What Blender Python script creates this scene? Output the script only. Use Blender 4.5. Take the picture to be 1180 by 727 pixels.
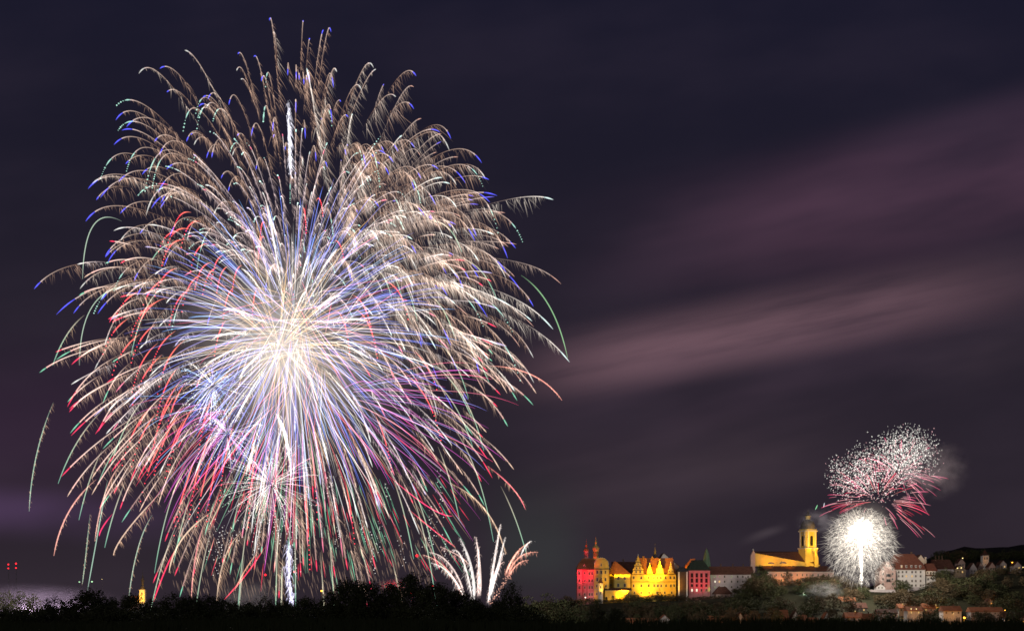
import bpy, math, random
import numpy as np
from mathutils import Vector

for o in list(bpy.data.objects):
    bpy.data.objects.remove(o)
sc = bpy.context.scene
col = sc.collection
random.seed(7)
rng = np.random.default_rng(7)

# ------------------------------------------------------------------ camera
F = 1621.0            # focal length in photo pixels (photo 1180 wide)
CX, HY = 590.0, 708.0  # photo column of the axis, photo row of the eye level
EYE = 3.0
cd = bpy.data.cameras.new('camera')
cam = bpy.data.objects.new('camera', cd)
col.objects.link(cam)
cam.location = (0, 0, EYE)
cam.rotation_euler = (math.radians(90), 0, 0)
cd.sensor_width = 36.0
cd.lens = 36.0 * F / 1180.0
cd.shift_y = (HY - 363.5) / 1180.0
cd.clip_start = 0.5
cd.clip_end = 30000
sc.camera = cam

# ------------------------------------------------------------------ render
sc.render.engine = 'CYCLES'
sc.view_settings.view_transform = 'Standard'
sc.view_settings.look = 'None'
sc.view_settings.exposure = 0
sc.view_settings.gamma = 1
cy = sc.cycles
cy.max_bounces = 4
cy.diffuse_bounces = 2
cy.glossy_bounces = 1
cy.transmission_bounces = 1
cy.volume_bounces = 0
cy.transparent_max_bounces = 256
cy.sample_clamp_indirect = 0.15
cy.caustics_reflective = False
cy.caustics_refractive = False
cy.use_denoising = True
cy.pixel_filter_type = 'BLACKMAN_HARRIS'
cy.filter_width = 1.6

# ------------------------------------------------------------------ world: night sky with wind-drawn cloud streaks
w = bpy.data.worlds.new('World')
sc.world = w
w.use_nodes = True
nt = w.node_tree
nt.nodes.clear()
N = nt.nodes.new
L = nt.links.new


def math_node(op, a, b=None, c=None, clamp=False, tree=None):
    t = tree or nt
    n = t.nodes.new('ShaderNodeMath')
    n.operation = op
    n.use_clamp = clamp
    for i, v in enumerate((a, b, c)):
        if v is None:
            continue
        if isinstance(v, (int, float)):
            n.inputs[i].default_value = v
        else:
            t.links.new(v, n.inputs[i])
    return n.outputs[0]


tc = N('ShaderNodeTexCoord')
sep = N('ShaderNodeSeparateXYZ')
L(tc.outputs['Generated'], sep.inputs[0])
yy = math_node('MAXIMUM', sep.outputs[1], 0.15)
A = math_node('DIVIDE', sep.outputs[0], yy)     # tangent of the bearing
E = math_node('DIVIDE', sep.outputs[2], yy)     # tangent of the elevation


def ax(px):
    return (px - CX) / F


def ey(py):
    return (HY - py) / F


def smooth(v, lo, hi):
    n = N('ShaderNodeMapRange')
    n.interpolation_type = 'SMOOTHSTEP'
    L(v, n.inputs[0])
    n.inputs[1].default_value = lo
    n.inputs[2].default_value = hi
    return n.outputs[0]


def stretched_noise(slope, sx, sy, detail=3.0, seed=0.0):
    q = math_node('SUBTRACT', E, math_node('MULTIPLY', A, slope))
    cmb = N('ShaderNodeCombineXYZ')
    L(math_node('MULTIPLY', A, sx), cmb.inputs[0])
    L(math_node('MULTIPLY', q, sy), cmb.inputs[1])
    cmb.inputs[2].default_value = seed
    t = N('ShaderNodeTexNoise')
    t.inputs['Detail'].default_value = detail
    t.inputs['Roughness'].default_value = 0.5
    t.inputs['Scale'].default_value = 1.0
    L(cmb.outputs[0], t.inputs['Vector'])
    return t.outputs[0]


def add_colour(base, mask, rgb):
    """base + mask * rgb (light scattered by a cloud adds to the sky behind it)."""
    m = N('ShaderNodeVectorMath')
    m.operation = 'SCALE'
    m.inputs[0].default_value = rgb
    L(mask, m.inputs['Scale'])
    a = N('ShaderNodeVectorMath')
    a.operation = 'ADD'
    L(base, a.inputs[0])
    L(m.outputs[0], a.inputs[1])
    return a.outputs[0]


def band(px0, py0, px1, py1, up, down, l0, l1, r0, r1, nz=None, n_lo=0.3, n_hi=0.7):
    """a streak of cloud along the line (px0,py0)-(px1,py1), soft above and below, fading at its ends."""
    sl = (ey(py1) - ey(py0)) / (ax(px1) - ax(px0))
    q = math_node('SUBTRACT', math_node('SUBTRACT', E, ey(py0)), math_node('MULTIPLY', math_node('SUBTRACT', A, ax(px0)), sl))
    m = math_node('MULTIPLY', smooth(q, up / F, 0.0), smooth(q, -down / F, 0.0))
    m = math_node('MULTIPLY', m, smooth(A, ax(l0), ax(l1)))
    m = math_node('MULTIPLY', m, smooth(A, ax(r1), ax(r0)))
    if nz is not None:
        m = math_node('MULTIPLY', m, smooth(nz, n_lo, n_hi))
    return m


ramp = N('ShaderNodeValToRGB')
L(math_node('MULTIPLY', E, 2.0, clamp=True), ramp.inputs[0])
cr = ramp.color_ramp
cr.elements[0].position = 0.0
cr.elements[0].color = (0.027, 0.0195, 0.027, 1)
cr.elements[1].position = 0.92
cr.elements[1].color = (0.0105, 0.0100, 0.0235, 1)
e_ = cr.elements.new(0.35)
e_.color = (0.0195, 0.0150, 0.0245, 1)
e_ = cr.elements.new(0.62)
e_.color = (0.0125, 0.0110, 0.0220, 1)
sky = ramp.outputs[0]
nA = stretched_noise(0.22, 5.0, 22.0, 3.0, 1.0)
nB = stretched_noise(0.22, 7.0, 60.0, 4.0, 5.0)
nC = stretched_noise(0.10, 6.0, 14.0, 3.0, 9.0)
sky = add_colour(sky, smooth(nC, 0.35, 0.75), (0.006, 0.004, 0.006))
sky = add_colour(sky, band(850, 262, 1180, 200, 110, 110, 600, 1000, 1600, 2200, nA, 0.05, 0.75), (0.062, 0.026, 0.042))
sky = add_colour(sky, band(850, 230, 1180, 120, 40, 160, 850, 1150, 1500, 2000), (0.012, 0.006, 0.010))
sky = add_colour(sky, band(680, 420, 1050, 350, 62, 52, 540, 760, 880, 1330, nB, 0.0, 0.6), (0.122, 0.064, 0.074))
sky = add_colour(sky, band(650, 470, 1100, 380, 110, 110, 520, 800, 1000, 1300, nA, 0.2, 0.8), (0.022, 0.012, 0.018))
sky = add_colour(sky, band(600, 560, 1100, 500, 70, 90, 560, 720, 850, 1200, nA, 0.2, 0.8), (0.022, 0.014, 0.016))
sky = add_colour(sky, band(1000, 440, 1180, 395, 60, 60, 980, 1150, 1300, 1700, nA, 0.2, 0.8), (0.018, 0.012, 0.012))
sky = add_colour(sky, band(0, 588, 200, 600, 38, 40, -700, -100, 40, 330, nC, 0.1, 0.7), (0.036, 0.018, 0.052))
sky = add_colour(sky, band(0, 500, 300, 480, 150, 160, -900, -100, 100, 500), (0.010, 0.002, 0.010))
sky = add_colour(sky, band(858, 622, 905, 606, 9, 9, 845, 885, 888, 915, nA, .3, .6), (0.045, 0.035, 0.038))
sky = add_colour(sky, band(560, 640, 660, 640, 120, 60, 540, 600, 630, 700), (0.004, 0.012, 0.006))
# faint twilight from a physical sky far below its daylight strength
nish = N('ShaderNodeTexSky')
nish.sky_type = 'NISHITA'
nish.sun_disc = False
nish.sun_elevation = math.radians(-4)
nish.sun_rotation = math.radians(200)
nsc = N('ShaderNodeVectorMath')
nsc.operation = 'SCALE'
L(nish.outputs[0], nsc.inputs[0])
nsc.inputs['Scale'].default_value = 0.004
ad = N('ShaderNodeVectorMath')
ad.operation = 'ADD'
L(sky, ad.inputs[0])
L(nsc.outputs[0], ad.inputs[1])
bg = N('ShaderNodeBackground')
L(ad.outputs[0], bg.inputs['Color'])
bg.inputs['Strength'].default_value = 1.0
wo = N('ShaderNodeOutputWorld')
L(bg.outputs[0], wo.inputs['Surface'])

# added faint fill light low behind the viewer, lifting the dark trees
ml = bpy.data.lights.new('fill_sun', 'SUN')
ml.energy = 0.14
ml.color = (1.0, .92, .80)
ml.angle = math.radians(0.5)
mo = bpy.data.objects.new('fill_sun', ml)
col.objects.link(mo)
mo.rotation_euler = (math.radians(62), 0, math.radians(-28))

# ------------------------------------------------------------------ light levels (tuned together)
K_BIG = 0.9e6       # light of the great burst
K_SMALL = 3.0e5     # light of the burst by the church
K_FLOOD = 0.36       # scale of all floodlights
K_LAMP = 0.42        # scale of the street lamps


# ------------------------------------------------------------------ helpers
def S(d):
    return d / F


def P(px, py, d):
    """the place in the world seen at a photo pixel, at a distance of d metres."""
    return Vector(((px - CX) * d / F, d, EYE + (HY - py) * d / F))


def tag(o, label=None, cat=None, group=None, kind=None):
    if label:
        o['label'] = label
    if cat:
        o['category'] = cat
    if group:
        o['group'] = group
    if kind:
        o['kind'] = kind
    return o


def empty(name, loc, rz=0.0):
    o = bpy.data.objects.new(name, None)
    col.objects.link(o)
    o.location = loc
    o.rotation_euler = (0, 0, rz)
    return o


class MB:
    """collects faces for ONE mesh object."""
    def __init__(self):
        self.v, self.f, self.m = [], [], []

    def face(self, pts, mi=0):
        b = len(self.v)
        self.v += [tuple(p) for p in pts]
        self.f.append(tuple(range(b, b + len(pts))))
        self.m.append(mi)
        return self

    def box(self, x0, x1, y0, y1, z0, z1, mi=0):
        c = [(x0, y0, z0), (x1, y0, z0), (x1, y1, z0), (x0, y1, z0), (x0, y0, z1), (x1, y0, z1), (x1, y1, z1), (x0, y1, z1)]
        b = len(self.v)
        self.v += c
        for q in ((0, 3, 2, 1), (4, 5, 6, 7), (0, 1, 5, 4), (1, 2, 6, 5), (2, 3, 7, 6), (3, 0, 4, 7)):
            self.f.append(tuple(b + i for i in q))
            self.m.append(mi)
        return self

    def prism(self, prof, y0, y1, mi=0):
        """profile of (x,z) extruded along y."""
        b = len(self.v)
        n = len(prof)
        self.v += [(x, y0, z) for x, z in prof] + [(x, y1, z) for x, z in prof]
        self.f.append(tuple(b + i for i in range(n)))
        self.m.append(mi)
        self.f.append(tuple(b + n + i for i in reversed(range(n))))
        self.m.append(mi)
        for i in range(n):
            j = (i + 1) % n
            self.f.append((b + i, b + n + i, b + n + j, b + j))
            self.m.append(mi)
        return self

    def prism_x(self, prof, x0, x1, mi=0):
        """profile of (y,z) extruded along x."""
        b = len(self.v)
        n = len(prof)
        self.v += [(x0, y, z) for y, z in prof] + [(x1, y, z) for y, z in prof]
        self.f.append(tuple(b + i for i in reversed(range(n))))
        self.m.append(mi)
        self.f.append(tuple(b + n + i for i in range(n)))
        self.m.append(mi)
        for i in range(n):
            j = (i + 1) % n
            self.f.append((b + i, b + j, b + n + j, b + n + i))
            self.m.append(mi)
        return self

    def frustum(self, bot, top, z0, z1, mi=0):
        """bot/top are (x0,x1,y0,y1)."""
        b = len(self.v)
        for (x0, x1, y0, y1), z in ((bot, z0), (top, z1)):
            self.v += [(x0, y0, z), (x1, y0, z), (x1, y1, z), (x0, y1, z)]
        for q in ((0, 3, 2, 1), (4, 5, 6, 7), (0, 1, 5, 4), (1, 2, 6, 5), (2, 3, 7, 6), (3, 0, 4, 7)):
            self.f.append(tuple(b + i for i in q))
            self.m.append(mi)
        return self

    def lathe(self, prof, cx=0, cy_=0, n=16, mi=0, rot=0.0):
        b = len(self.v)
        for r, z in prof:
            for k in range(n):
                a = rot + 2 * math.pi * k / n
                self.v.append((cx + r * math.cos(a), cy_ + r * math.sin(a), z))
        for i in range(len(prof) - 1):
            for k in range(n):
                k2 = (k + 1) % n
                self.f.append((b + i * n + k, b + i * n + k2, b + (i + 1) * n + k2, b + (i + 1) * n + k))
                self.m.append(mi)
        self.f.append(tuple(b + k for k in reversed(range(n))))
        self.m.append(mi)
        self.f.append(tuple(b + (len(prof) - 1) * n + k for k in range(n)))
        self.m.append(mi)
        return self

    def bar(self, p, q, r0, r1=None, n=6, mi=0):
        r1 = r0 if r1 is None else r1
        p, q = Vector(p), Vector(q)
        t = (q - p).normalized()
        a = t.orthogonal().normalized()
        c = t.cross(a)
        b = len(self.v)
        for o_, r in ((p, r0), (q, r1)):
            for k in range(n):
                an = 2 * math.pi * k / n
                self.v.append(tuple(o_ + a * (r * math.cos(an)) + c * (r * math.sin(an))))
        for k in range(n):
            k2 = (k + 1) % n
            self.f.append((b + k, b + k2, b + n + k2, b + n + k))
            self.m.append(mi)
        self.f.append(tuple(b + k for k in reversed(range(n))))
        self.m.append(mi)
        self.f.append(tuple(b + n + k for k in range(n)))
        self.m.append(mi)
        return self

    def mesh(self, name, mats):
        me = bpy.data.meshes.new(name)
        me.from_pydata(self.v, [], self.f)
        mats = mats if isinstance(mats, (list, tuple)) else [mats]
        for m in mats:
            me.materials.append(m)
        if len(mats) > 1:
            me.polygons.foreach_set('material_index', self.m)
        me.validate()
        me.update()
        return me

    def build(self, name, mats, parent=None):
        return link(name, self.mesh(name, mats), parent)


def link(name, me, parent=None, loc=(0, 0, 0)):
    o = bpy.data.objects.new(name, me)
    col.objects.link(o)
    if parent:
        o.parent = parent
    o.location = loc
    return o


# ------------------------------------------------------------------ materials
MATS = {}


def surf(name, c1, c2, scale=0.5, rough=0.85, bump=0.0, bscale=3.0, stretch=(1, 1, 1), rand=0.0):
    """rough surface mottled between two colours."""
    m = bpy.data.materials.new(name)
    m.use_nodes = True
    t = m.node_tree
    b = t.nodes['Principled BSDF']
    b.inputs['Roughness'].default_value = rough
    b.inputs['Specular IOR Level'].default_value = 0.2
    co = t.nodes.new('ShaderNodeTexCoord')
    mp = t.nodes.new('ShaderNodeMapping')
    mp.inputs['Scale'].default_value = stretch
    t.links.new(co.outputs['Object'], mp.inputs[0])
    nz = t.nodes.new('ShaderNodeTexNoise')
    nz.inputs['Scale'].default_value = scale
    nz.inputs['Detail'].default_value = 6
    nz.inputs['Roughness'].default_value = 0.65
    t.links.new(mp.outputs[0], nz.inputs['Vector'])
    r = t.nodes.new('ShaderNodeMapRange')
    r.inputs[1].default_value = 0.3
    r.inputs[2].default_value = 0.7
    t.links.new(nz.outputs[0], r.inputs[0])
    fac = r.outputs[0]
    if rand:
        oi = t.nodes.new('ShaderNodeObjectInfo')
        fac = math_node('ADD', math_node('MULTIPLY', fac, 1 - rand, tree=t), math_node('MULTIPLY', oi.outputs['Random'], rand, tree=t), tree=t)
    mx = t.nodes.new('ShaderNodeMix')
    mx.data_type = 'RGBA'
    mx.inputs[6].default_value = (*c1, 1)
    mx.inputs[7].default_value = (*c2, 1)
    t.links.new(fac, mx.inputs[0])
    t.links.new(mx.outputs[2], b.inputs['Base Color'])
    if bump:
        n2 = t.nodes.new('ShaderNodeTexNoise')
        n2.inputs['Scale'].default_value = bscale
        n2.inputs['Detail'].default_value = 4
        t.links.new(mp.outputs[0], n2.inputs['Vector'])
        bp = t.nodes.new('ShaderNodeBump')
        bp.inputs['Strength'].default_value = bump
        bp.inputs['Distance'].default_value = 0.3
        t.links.new(n2.outputs[0], bp.inputs['Height'])
        t.links.new(bp.outputs[0], b.inputs['Normal'])
    MATS[name] = m
    return m


def glow(name, rgb, strength):
    m = bpy.data.materials.new(name)
    m.use_nodes = True
    t = m.node_tree
    t.nodes.clear()
    e = t.nodes.new('ShaderNodeEmission')
    e.inputs[0].default_value = (*rgb, 1)
    e.inputs[1].default_value = strength
    o = t.nodes.new('ShaderNodeOutputMaterial')
    t.links.new(e.outputs[0], o.inputs[0])
    m.cycles.emission_sampling = 'NONE'
    MATS[name] = m
    return m


def spark_material(name):
    """burning sparks: each adds its light to what is behind it; colour and power per vertex."""
    m = bpy.data.materials.new(name)
    m.use_nodes = True
    t = m.node_tree
    t.nodes.clear()
    at = t.nodes.new('ShaderNodeAttribute')
    at.attribute_name = 'burn'
    e = t.nodes.new('ShaderNodeEmission')
    t.links.new(at.outputs['Color'], e.inputs[0])
    tr = t.nodes.new('ShaderNodeBsdfTransparent')
    ad_ = t.nodes.new('ShaderNodeAddShader')
    t.links.new(e.outputs[0], ad_.inputs[0])
    t.links.new(tr.outputs[0], ad_.inputs[1])
    o = t.nodes.new('ShaderNodeOutputMaterial')
    t.links.new(ad_.outputs[0], o.inputs[0])
    m.cycles.emission_sampling = 'NONE'
    return m


SPARK = spark_material('burning_sparks')
plaster = surf('white_plaster', (0.66, 0.64, 0.60), (0.80, 0.78, 0.74), 0.25, 0.9, 0.15, 1.5)
plaster_dim = surf('grey_plaster', (0.44, 0.40, 0.40), (0.60, 0.55, 0.55), 0.25, 0.9, 0.15, 1.5)
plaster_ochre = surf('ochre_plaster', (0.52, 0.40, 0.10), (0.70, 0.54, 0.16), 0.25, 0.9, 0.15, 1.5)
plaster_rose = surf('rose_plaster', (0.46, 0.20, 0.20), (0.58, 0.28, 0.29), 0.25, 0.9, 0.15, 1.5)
plaster_pink = surf('pink_plaster', (0.48, 0.33, 0.29), (0.58, 0.42, 0.36), 0.3, 0.9, 0.15, 1.5)
stone = surf('sandstone_trim', (0.50, 0.46, 0.40), (0.66, 0.62, 0.55), 0.8, 0.85, 0.1)
brownstone = surf('brown_stone', (0.075, 0.048, 0.034), (0.13, 0.085, 0.06), 0.4, 0.9, 0.1)
tile = surf('red_roof_tiles', (0.22, 0.085, 0.045), (0.38, 0.16, 0.08), 0.7, 0.85, 0.35, 2.5, (1, 1, 2))
tile_dark = surf('weathered_roof_tiles', (0.075, 0.034, 0.026), (0.14, 0.066, 0.048), 0.6, 0.9, 0.35, 2.5)
slate = surf('slate_roof', (0.045, 0.045, 0.052), (0.09, 0.088, 0.095), 0.6, 0.7, 0.3, 2.5)
copper = surf('green_copper', (0.07, 0.13, 0.085), (0.13, 0.22, 0.14), 0.8, 0.7, 0.1)
copper_dark = surf('dark_copper_dome', (0.06, 0.055, 0.05), (0.11, 0.10, 0.09), 0.8, 0.6, 0.1)
green_slate = surf('green_slate_roof', (0.022, 0.034, 0.026), (0.045, 0.06, 0.045), 0.6, 0.8, 0.3, 2.5)
gilded = surf('ochre_cap_metal', (0.40, 0.30, 0.10), (0.55, 0.42, 0.15), 0.8, 0.6)
tile_town = surf('town_roof_tiles', (0.12, 0.045, 0.032), (0.21, 0.08, 0.052), 0.7, 0.85, 0.35, 2.5, (1, 1, 2))
glass_dark = surf('dark_window_glass', (0.014, 0.014, 0.016), (0.03, 0.03, 0.034), 0.4, 0.25)
glass_lit_w = glow('lit_window_white', (1.0, 0.95, 0.72), 1.1)
glass_lit_o = glow('lit_window_amber', (1.0, 0.62, 0.22), 0.9)
glass_lit_dim = glow('lit_window_dim', (0.75, 0.85, 0.5), 0.28)
bark = surf('tree_bark', (0.05, 0.037, 0.027), (0.10, 0.075, 0.055), 2.0, 0.95)
leaf_a = surf('broad_leaves', (0.045, 0.058, 0.026), (0.115, 0.125, 0.055), 0.6, 0.7, rand=0.45)
leaf_b = surf('brownish_leaves', (0.085, 0.065, 0.036), (0.16, 0.12, 0.065), 0.6, 0.7, rand=0.45)
leaf_c = surf('conifer_needles', (0.020, 0.032, 0.020), (0.045, 0.060, 0.032), 0.8, 0.75, rand=0.4)
leaf_p = surf('silvery_leaves', (0.12, 0.13, 0.075), (0.22, 0.23, 0.13), 0.6, 0.7, rand=0.3)
maize = surf('maize_leaves', (0.022, 0.032, 0.012), (0.05, 0.058, 0.022), 0.4, 0.7)
soil = surf('meadow_ground', (0.016, 0.019, 0.009), (0.036, 0.034, 0.017), 0.02, 0.95)
metal = surf('dark_metal', (0.05, 0.05, 0.055), (0.09, 0.09, 0.095), 2, 0.5)
lamp_red = glow('red_warning_lamp', (1.0, 0.02, 0.03), 3.0)
lamp_green = glow('green_white_lamp', (0.55, 1.0, 0.55), 1.6)
lamp_orange = glow('sodium_lamp', (1.0, 0.42, 0.04), 5.0)
lamp_yellow = glow('warm_lamp', (1.0, 0.75, 0.30), 3.0)
lamp_white = glow('white_lamp', (1.0, 0.92, 0.70), 4.0)

# ------------------------------------------------------------------ the ground: one sheet, valley, castle hill, far hills
HB_PX = [-3000, 520, 600, 640, 665, 728, 790, 840, 868, 950, 985, 1010, 1060, 1090, 1180, 1500, 3000]
HB_Z = [-6, -6, 1, 8, 10.5, 12.5, 14, 15.5, 24, 26, 22, 20, 20, 30, 35, 38, 20]
RG_PX = [-3000, 800, 960, 1040, 1080, 1120, 1180, 1500, 3000]
RG_Z = [-6, 4, 10, 34, 52, 60, 62, 60, 30]
FH_PX = [-4000, -1500, 200, 980, 1040, 1085, 1110, 1140, 1180, 1260, 1500, 4000]
FH_Z = [10, 0, -6, 60, 130, 178, 192, 184, 196, 220, 180, 60]


def smst(a, b, x):
    t = min(1.0, max(0.0, (x - a) / (b - a)))
    return t * t * (3 - 2 * t)


def height(x, y):
    px = CX + F * x / max(y, 60.0)
    h = -6.0 * smst(105, 250, y)
    if y > 850:
        hb = float(np.interp(px, HB_PX, HB_Z))
        h = h + (hb + 6.0) * smst(880, 1058, y)
    if y > 1170:
        rg = float(np.interp(px, RG_PX, RG_Z))
        hb = float(np.interp(px, HB_PX, HB_Z))
        h = h + (rg - hb) * smst(1170, 1450, y)
    if y > 1900:
        fh = float(np.interp(px, FH_PX, FH_Z))
        rg = float(np.interp(px, RG_PX, RG_Z))
        h = h + (fh - rg) * smst(1900, 4200, y) - 40 * smst(1500, 1900, y) * (1 - smst(1900, 3000, y)) * (1 if px > 1000 else 0)
    h += 0.25 * math.sin(x * 0.05 + 1.3) * math.sin(y * 0.041)
    if y > 2500:
        h += 6 * math.sin(x * 0.011) + 4 * math.sin(x * 0.027 + y * 0.004)
    return h


ys = np.concatenate([np.linspace(-40, 120, 17), np.linspace(135, 860, 40), np.linspace(875, 1180, 48), np.linspace(1200, 1500, 24), np.linspace(1550, 7000, 36)])
ts = np.linspace(-1.6, 1.6, 161)
gv, gf = [], []
for y in ys:
    for t in ts:
        x = t * max(y + 150, 150) * (0.62 if y < 7000 else 1)
        gv.append((x, y, height(x, y)))
nx = len(ts)
for i in range(len(ys) - 1):
    for j in range(nx - 1):
        gf.append((i * nx + j, i * nx + j + 1, (i + 1) * nx + j + 1, (i + 1) * nx + j))
me = bpy.data.meshes.new('terrain')
me.from_pydata(gv, [], gf)
me.materials.append(soil)
me.polygons.foreach_set('use_smooth', [True] * len(gf))
terrain = link('terrain', me)
tag(terrain, kind='structure')


# ------------------------------------------------------------------ buildings
def light_at(name, kind, loc, rgb, power, target=None, size=0.6, spot=80, blend=0.6, parent=None):
    ld = bpy.data.lights.new(name, kind)
    ld.color = rgb
    ld.energy = power
    ld.shadow_soft_size = size
    if kind == 'SPOT':
        ld.spot_size = math.radians(spot)
        ld.spot_blend = blend
    o = bpy.data.objects.new(name, ld)
    col.objects.link(o)
    o.location = loc
    if target is not None:
        dr = Vector(target) - Vector(loc)
        o.rotation_euler = dr.to_track_quat('-Z', 'Y').to_euler()
    if parent:
        o.parent = parent
    return o


WIN = {}


def window_mesh(w_, h_, pane, frame, arch=False):
    k = (round(w_, 2), round(h_, 2), pane.name, frame.name, arch)
    if k in WIN:
        return WIN[k]
    m = MB()
    b = 0.2
    # surround, proud of the wall, with the pane set back inside it
    m.box(-w_ / 2 - b, -w_ / 2, -0.10, 0.02, -b, h_ + b, 0)
    m.box(w_ / 2, w_ / 2 + b, -0.10, 0.02, -b, h_ + b, 0)
    m.box(-w_ / 2, w_ / 2, -0.10, 0.02, h_, h_ + b, 0)
    m.box(-w_ / 2, w_ / 2, -0.14, 0.02, -b, 0, 0)
    m.box(-0.05, 0.05, -0.06, 0.01, 0, h_, 0)
    m.face([(-w_ / 2, -0.02, 0), (w_ / 2, -0.02, 0), (w_ / 2, -0.02, h_), (-w_ / 2, -0.02, h_)], 1)
    WIN[k] = m.mesh('window', [frame, pane])
    return WIN[k]


class Building:
    """a building measured in photo pixels at its own distance; local x along the front, y away, z up."""
    def __init__(self, name, label, cat, px0, base, d, group=None, rz=0.0):
        self.px0, self.base, self.d, self.s = px0, base, d, S(d)
        self.o = empty(name, P(px0, base, d), rz)
        tag(self.o, label, cat, group)

    def X(self, px):
        return (px - self.px0) * self.s

    def Z(self, py):
        return (self.base - py) * self.s

    def wall(self, a, b, top, y0=0.0, y1=12.0, mat=None, name='wall', bottom=None, down=7.0):
        z0 = -down if bottom is None else self.Z(bottom)
        return MB().box(self.X(a), self.X(b), y0, y1, z0, self.Z(top)).build(name, mat or plaster, self.o)

    def gable_roof(self, a, b, eave, ridge, y0, y1, mat=None, over=0.5, name='roof', th=0.35, hip=0.0):
        """ridge along the front; hip>0 pulls the ridge ends in by that many pixels."""
        x0, x1, ze, zr = self.X(a) - over, self.X(b) + over, self.Z(eave), self.Z(ridge)
        ym = (y0 + y1) / 2
        h = hip * self.s
        m = MB()
        c = [(x0, y0 - over, ze), (x1, y0 - over, ze), (x1, y1 + over, ze), (x0, y1 + over, ze)]
        r0, r1 = (x0 + h, ym, zr), (x1 - h, ym, zr)
        m.face([c[0], c[1], r1, r0]).face([c[2], c[3], r0, r1]).face([c[1], c[2], r1]).face([c[3], c[0], r0])
        m.box(x0, x1, y0 - over, y1 + over, ze - th, ze - 0.01)
        return m.build(name, mat or tile, self.o)

    def front_gable(self, a, b, eave, peak, y0, y1, wall_mat, roof_mat, over=0.4, peak_px=None):
        """gable facing the viewer: gable wall and a two-sided roof running away."""
        x0, x1 = self.X(a), self.X(b)
        xm = (x0 + x1) / 2 if peak_px is None else self.X(peak_px)
        ze, zp = self.Z(eave), self.Z(peak)
        MB().prism([(x0, ze), (x1, ze), (xm, zp)], y0, y0 + 0.5).build('gable', wall_mat, self.o)
        t = 0.35
        m = MB()
        k0 = over * (zp - ze) / max(xm - x0, 0.1)
        k1 = over * (zp - ze) / max(x1 - xm, 0.1)
        m.prism([(x0 - over, ze - k0), (xm, zp + 0.02), (xm, zp + t), (x0 - over, ze - k0 + t)], y0 - over, y1)
        m.prism([(xm + 0.004, zp + 0.02), (x1 + over, ze - k1), (x1 + over, ze - k1 + t), (xm + 0.004, zp + t)], y0 - over, y1)
        m.build('roof', roof_mat, self.o)

    def win(self, px, py, wpx=1.7, hpx=2.6, y=0.0, pane=None, frame=None, label=None, name='window'):
        me_ = window_mesh(wpx * self.s, hpx * self.s, pane or glass_dark, frame or stone)
        o = link(name, me_, self.o, (self.X(px), y - 0.012, self.Z(py) - hpx * self.s / 2))
        if label:
            o['label'] = label
        return o

    def wins(self, cols, rows, wpx=1.7, hpx=2.6, y=0.0, lit=(), frame=None):
        lit = dict(lit)
        for r, py in enumerate(rows):
            for c, px in enumerate(cols):
                pane = lit.get((c, r))
                self.win(px, py, wpx, hpx, y, pane, frame, 'lit window' if pane else None)

    def strip(self, a, b, py, y0, hpx=0.7, mat=None, name='cornice', out=0.3):
        z = self.Z(py)
        return MB().box(self.X(a) - 0.1, self.X(b) + 0.1, y0 - out, y0 + 0.004, z - hpx * self.s / 2, z + hpx * self.s / 2).build(name, mat or stone, self.o)

    def chimney(self, px, top, bottom, y, wpx=1.5, mat=None):
        x, h = self.X(px), wpx * self.s / 2
        m = MB().box(x - h, x + h, y - h, y + h, self.Z(bottom), self.Z(top))
        m.box(x - h - 0.1, x + h + 0.1, y - h - 0.1, y + h + 0.1, self.Z(top) + 0.003, self.Z(top) + 0.3)
        return m.build('chimney', mat or brownstone, self.o)

    def onion(self, px, y, bottom, shaft_top, top, wpx, wall_mat, cap_mat):
        """lantern turret: eight-sided shaft, onion cap, lantern, ball and finial."""
        x, r = self.X(px), wpx * self.s / 2
        z0, z1, z2 = self.Z(bottom), self.Z(shaft_top), self.Z(top)
        sh = MB().lathe([(r, z0), (r, z1 - 0.4), (r * 1.18, z1 - 0.4), (r * 1.18, z1)], x, y, 8, rot=math.pi / 8)
        so = sh.build('turret_shaft', wall_mat, self.o)
        n = 8
        ap = MB()
        for k in range(n):
            a = 2 * math.pi * k / n
            ca, sa = math.cos(a), math.sin(a)
            rr = r * math.cos(math.pi / 8) + 0.02
            hw = r * 0.2
            zc = z0 + (z1 - z0) * 0.35
            zt = z0 + (z1 - z0) * 0.82
            ap.face([(x + rr * ca - hw * -sa, y + rr * sa - hw * ca, zc), (x + rr * ca + hw * -sa, y + rr * sa + hw * ca, zc),
                     (x + rr * ca + hw * -sa, y + rr * sa + hw * ca, zt), (x + rr * ca - hw * -sa, y + rr * sa - hw * ca, zt)])
        ap.build('louvre_opening', glass_dark, self.o)
        h = z2 - z1
        pr = [(1.18, 0), (1.22, .06), (1.15, .14), (0.95, .22), (0.62, .30), (0.42, .36), (0.40, .40), (0.40, .50), (0.50, .51), (0.50, .53),
              (0.42, .58), (0.22, .66), (0.10, .74), (0.07, .78), (0.16, .81), (0.16, .84), (0.06, .87), (0.04, 1.0)]
        MB().lathe([(r * a, z1 + 0.004 + h * b) for a, b in pr], x, y, 16).build('onion_cap', cap_mat, self.o)
        return so


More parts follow.
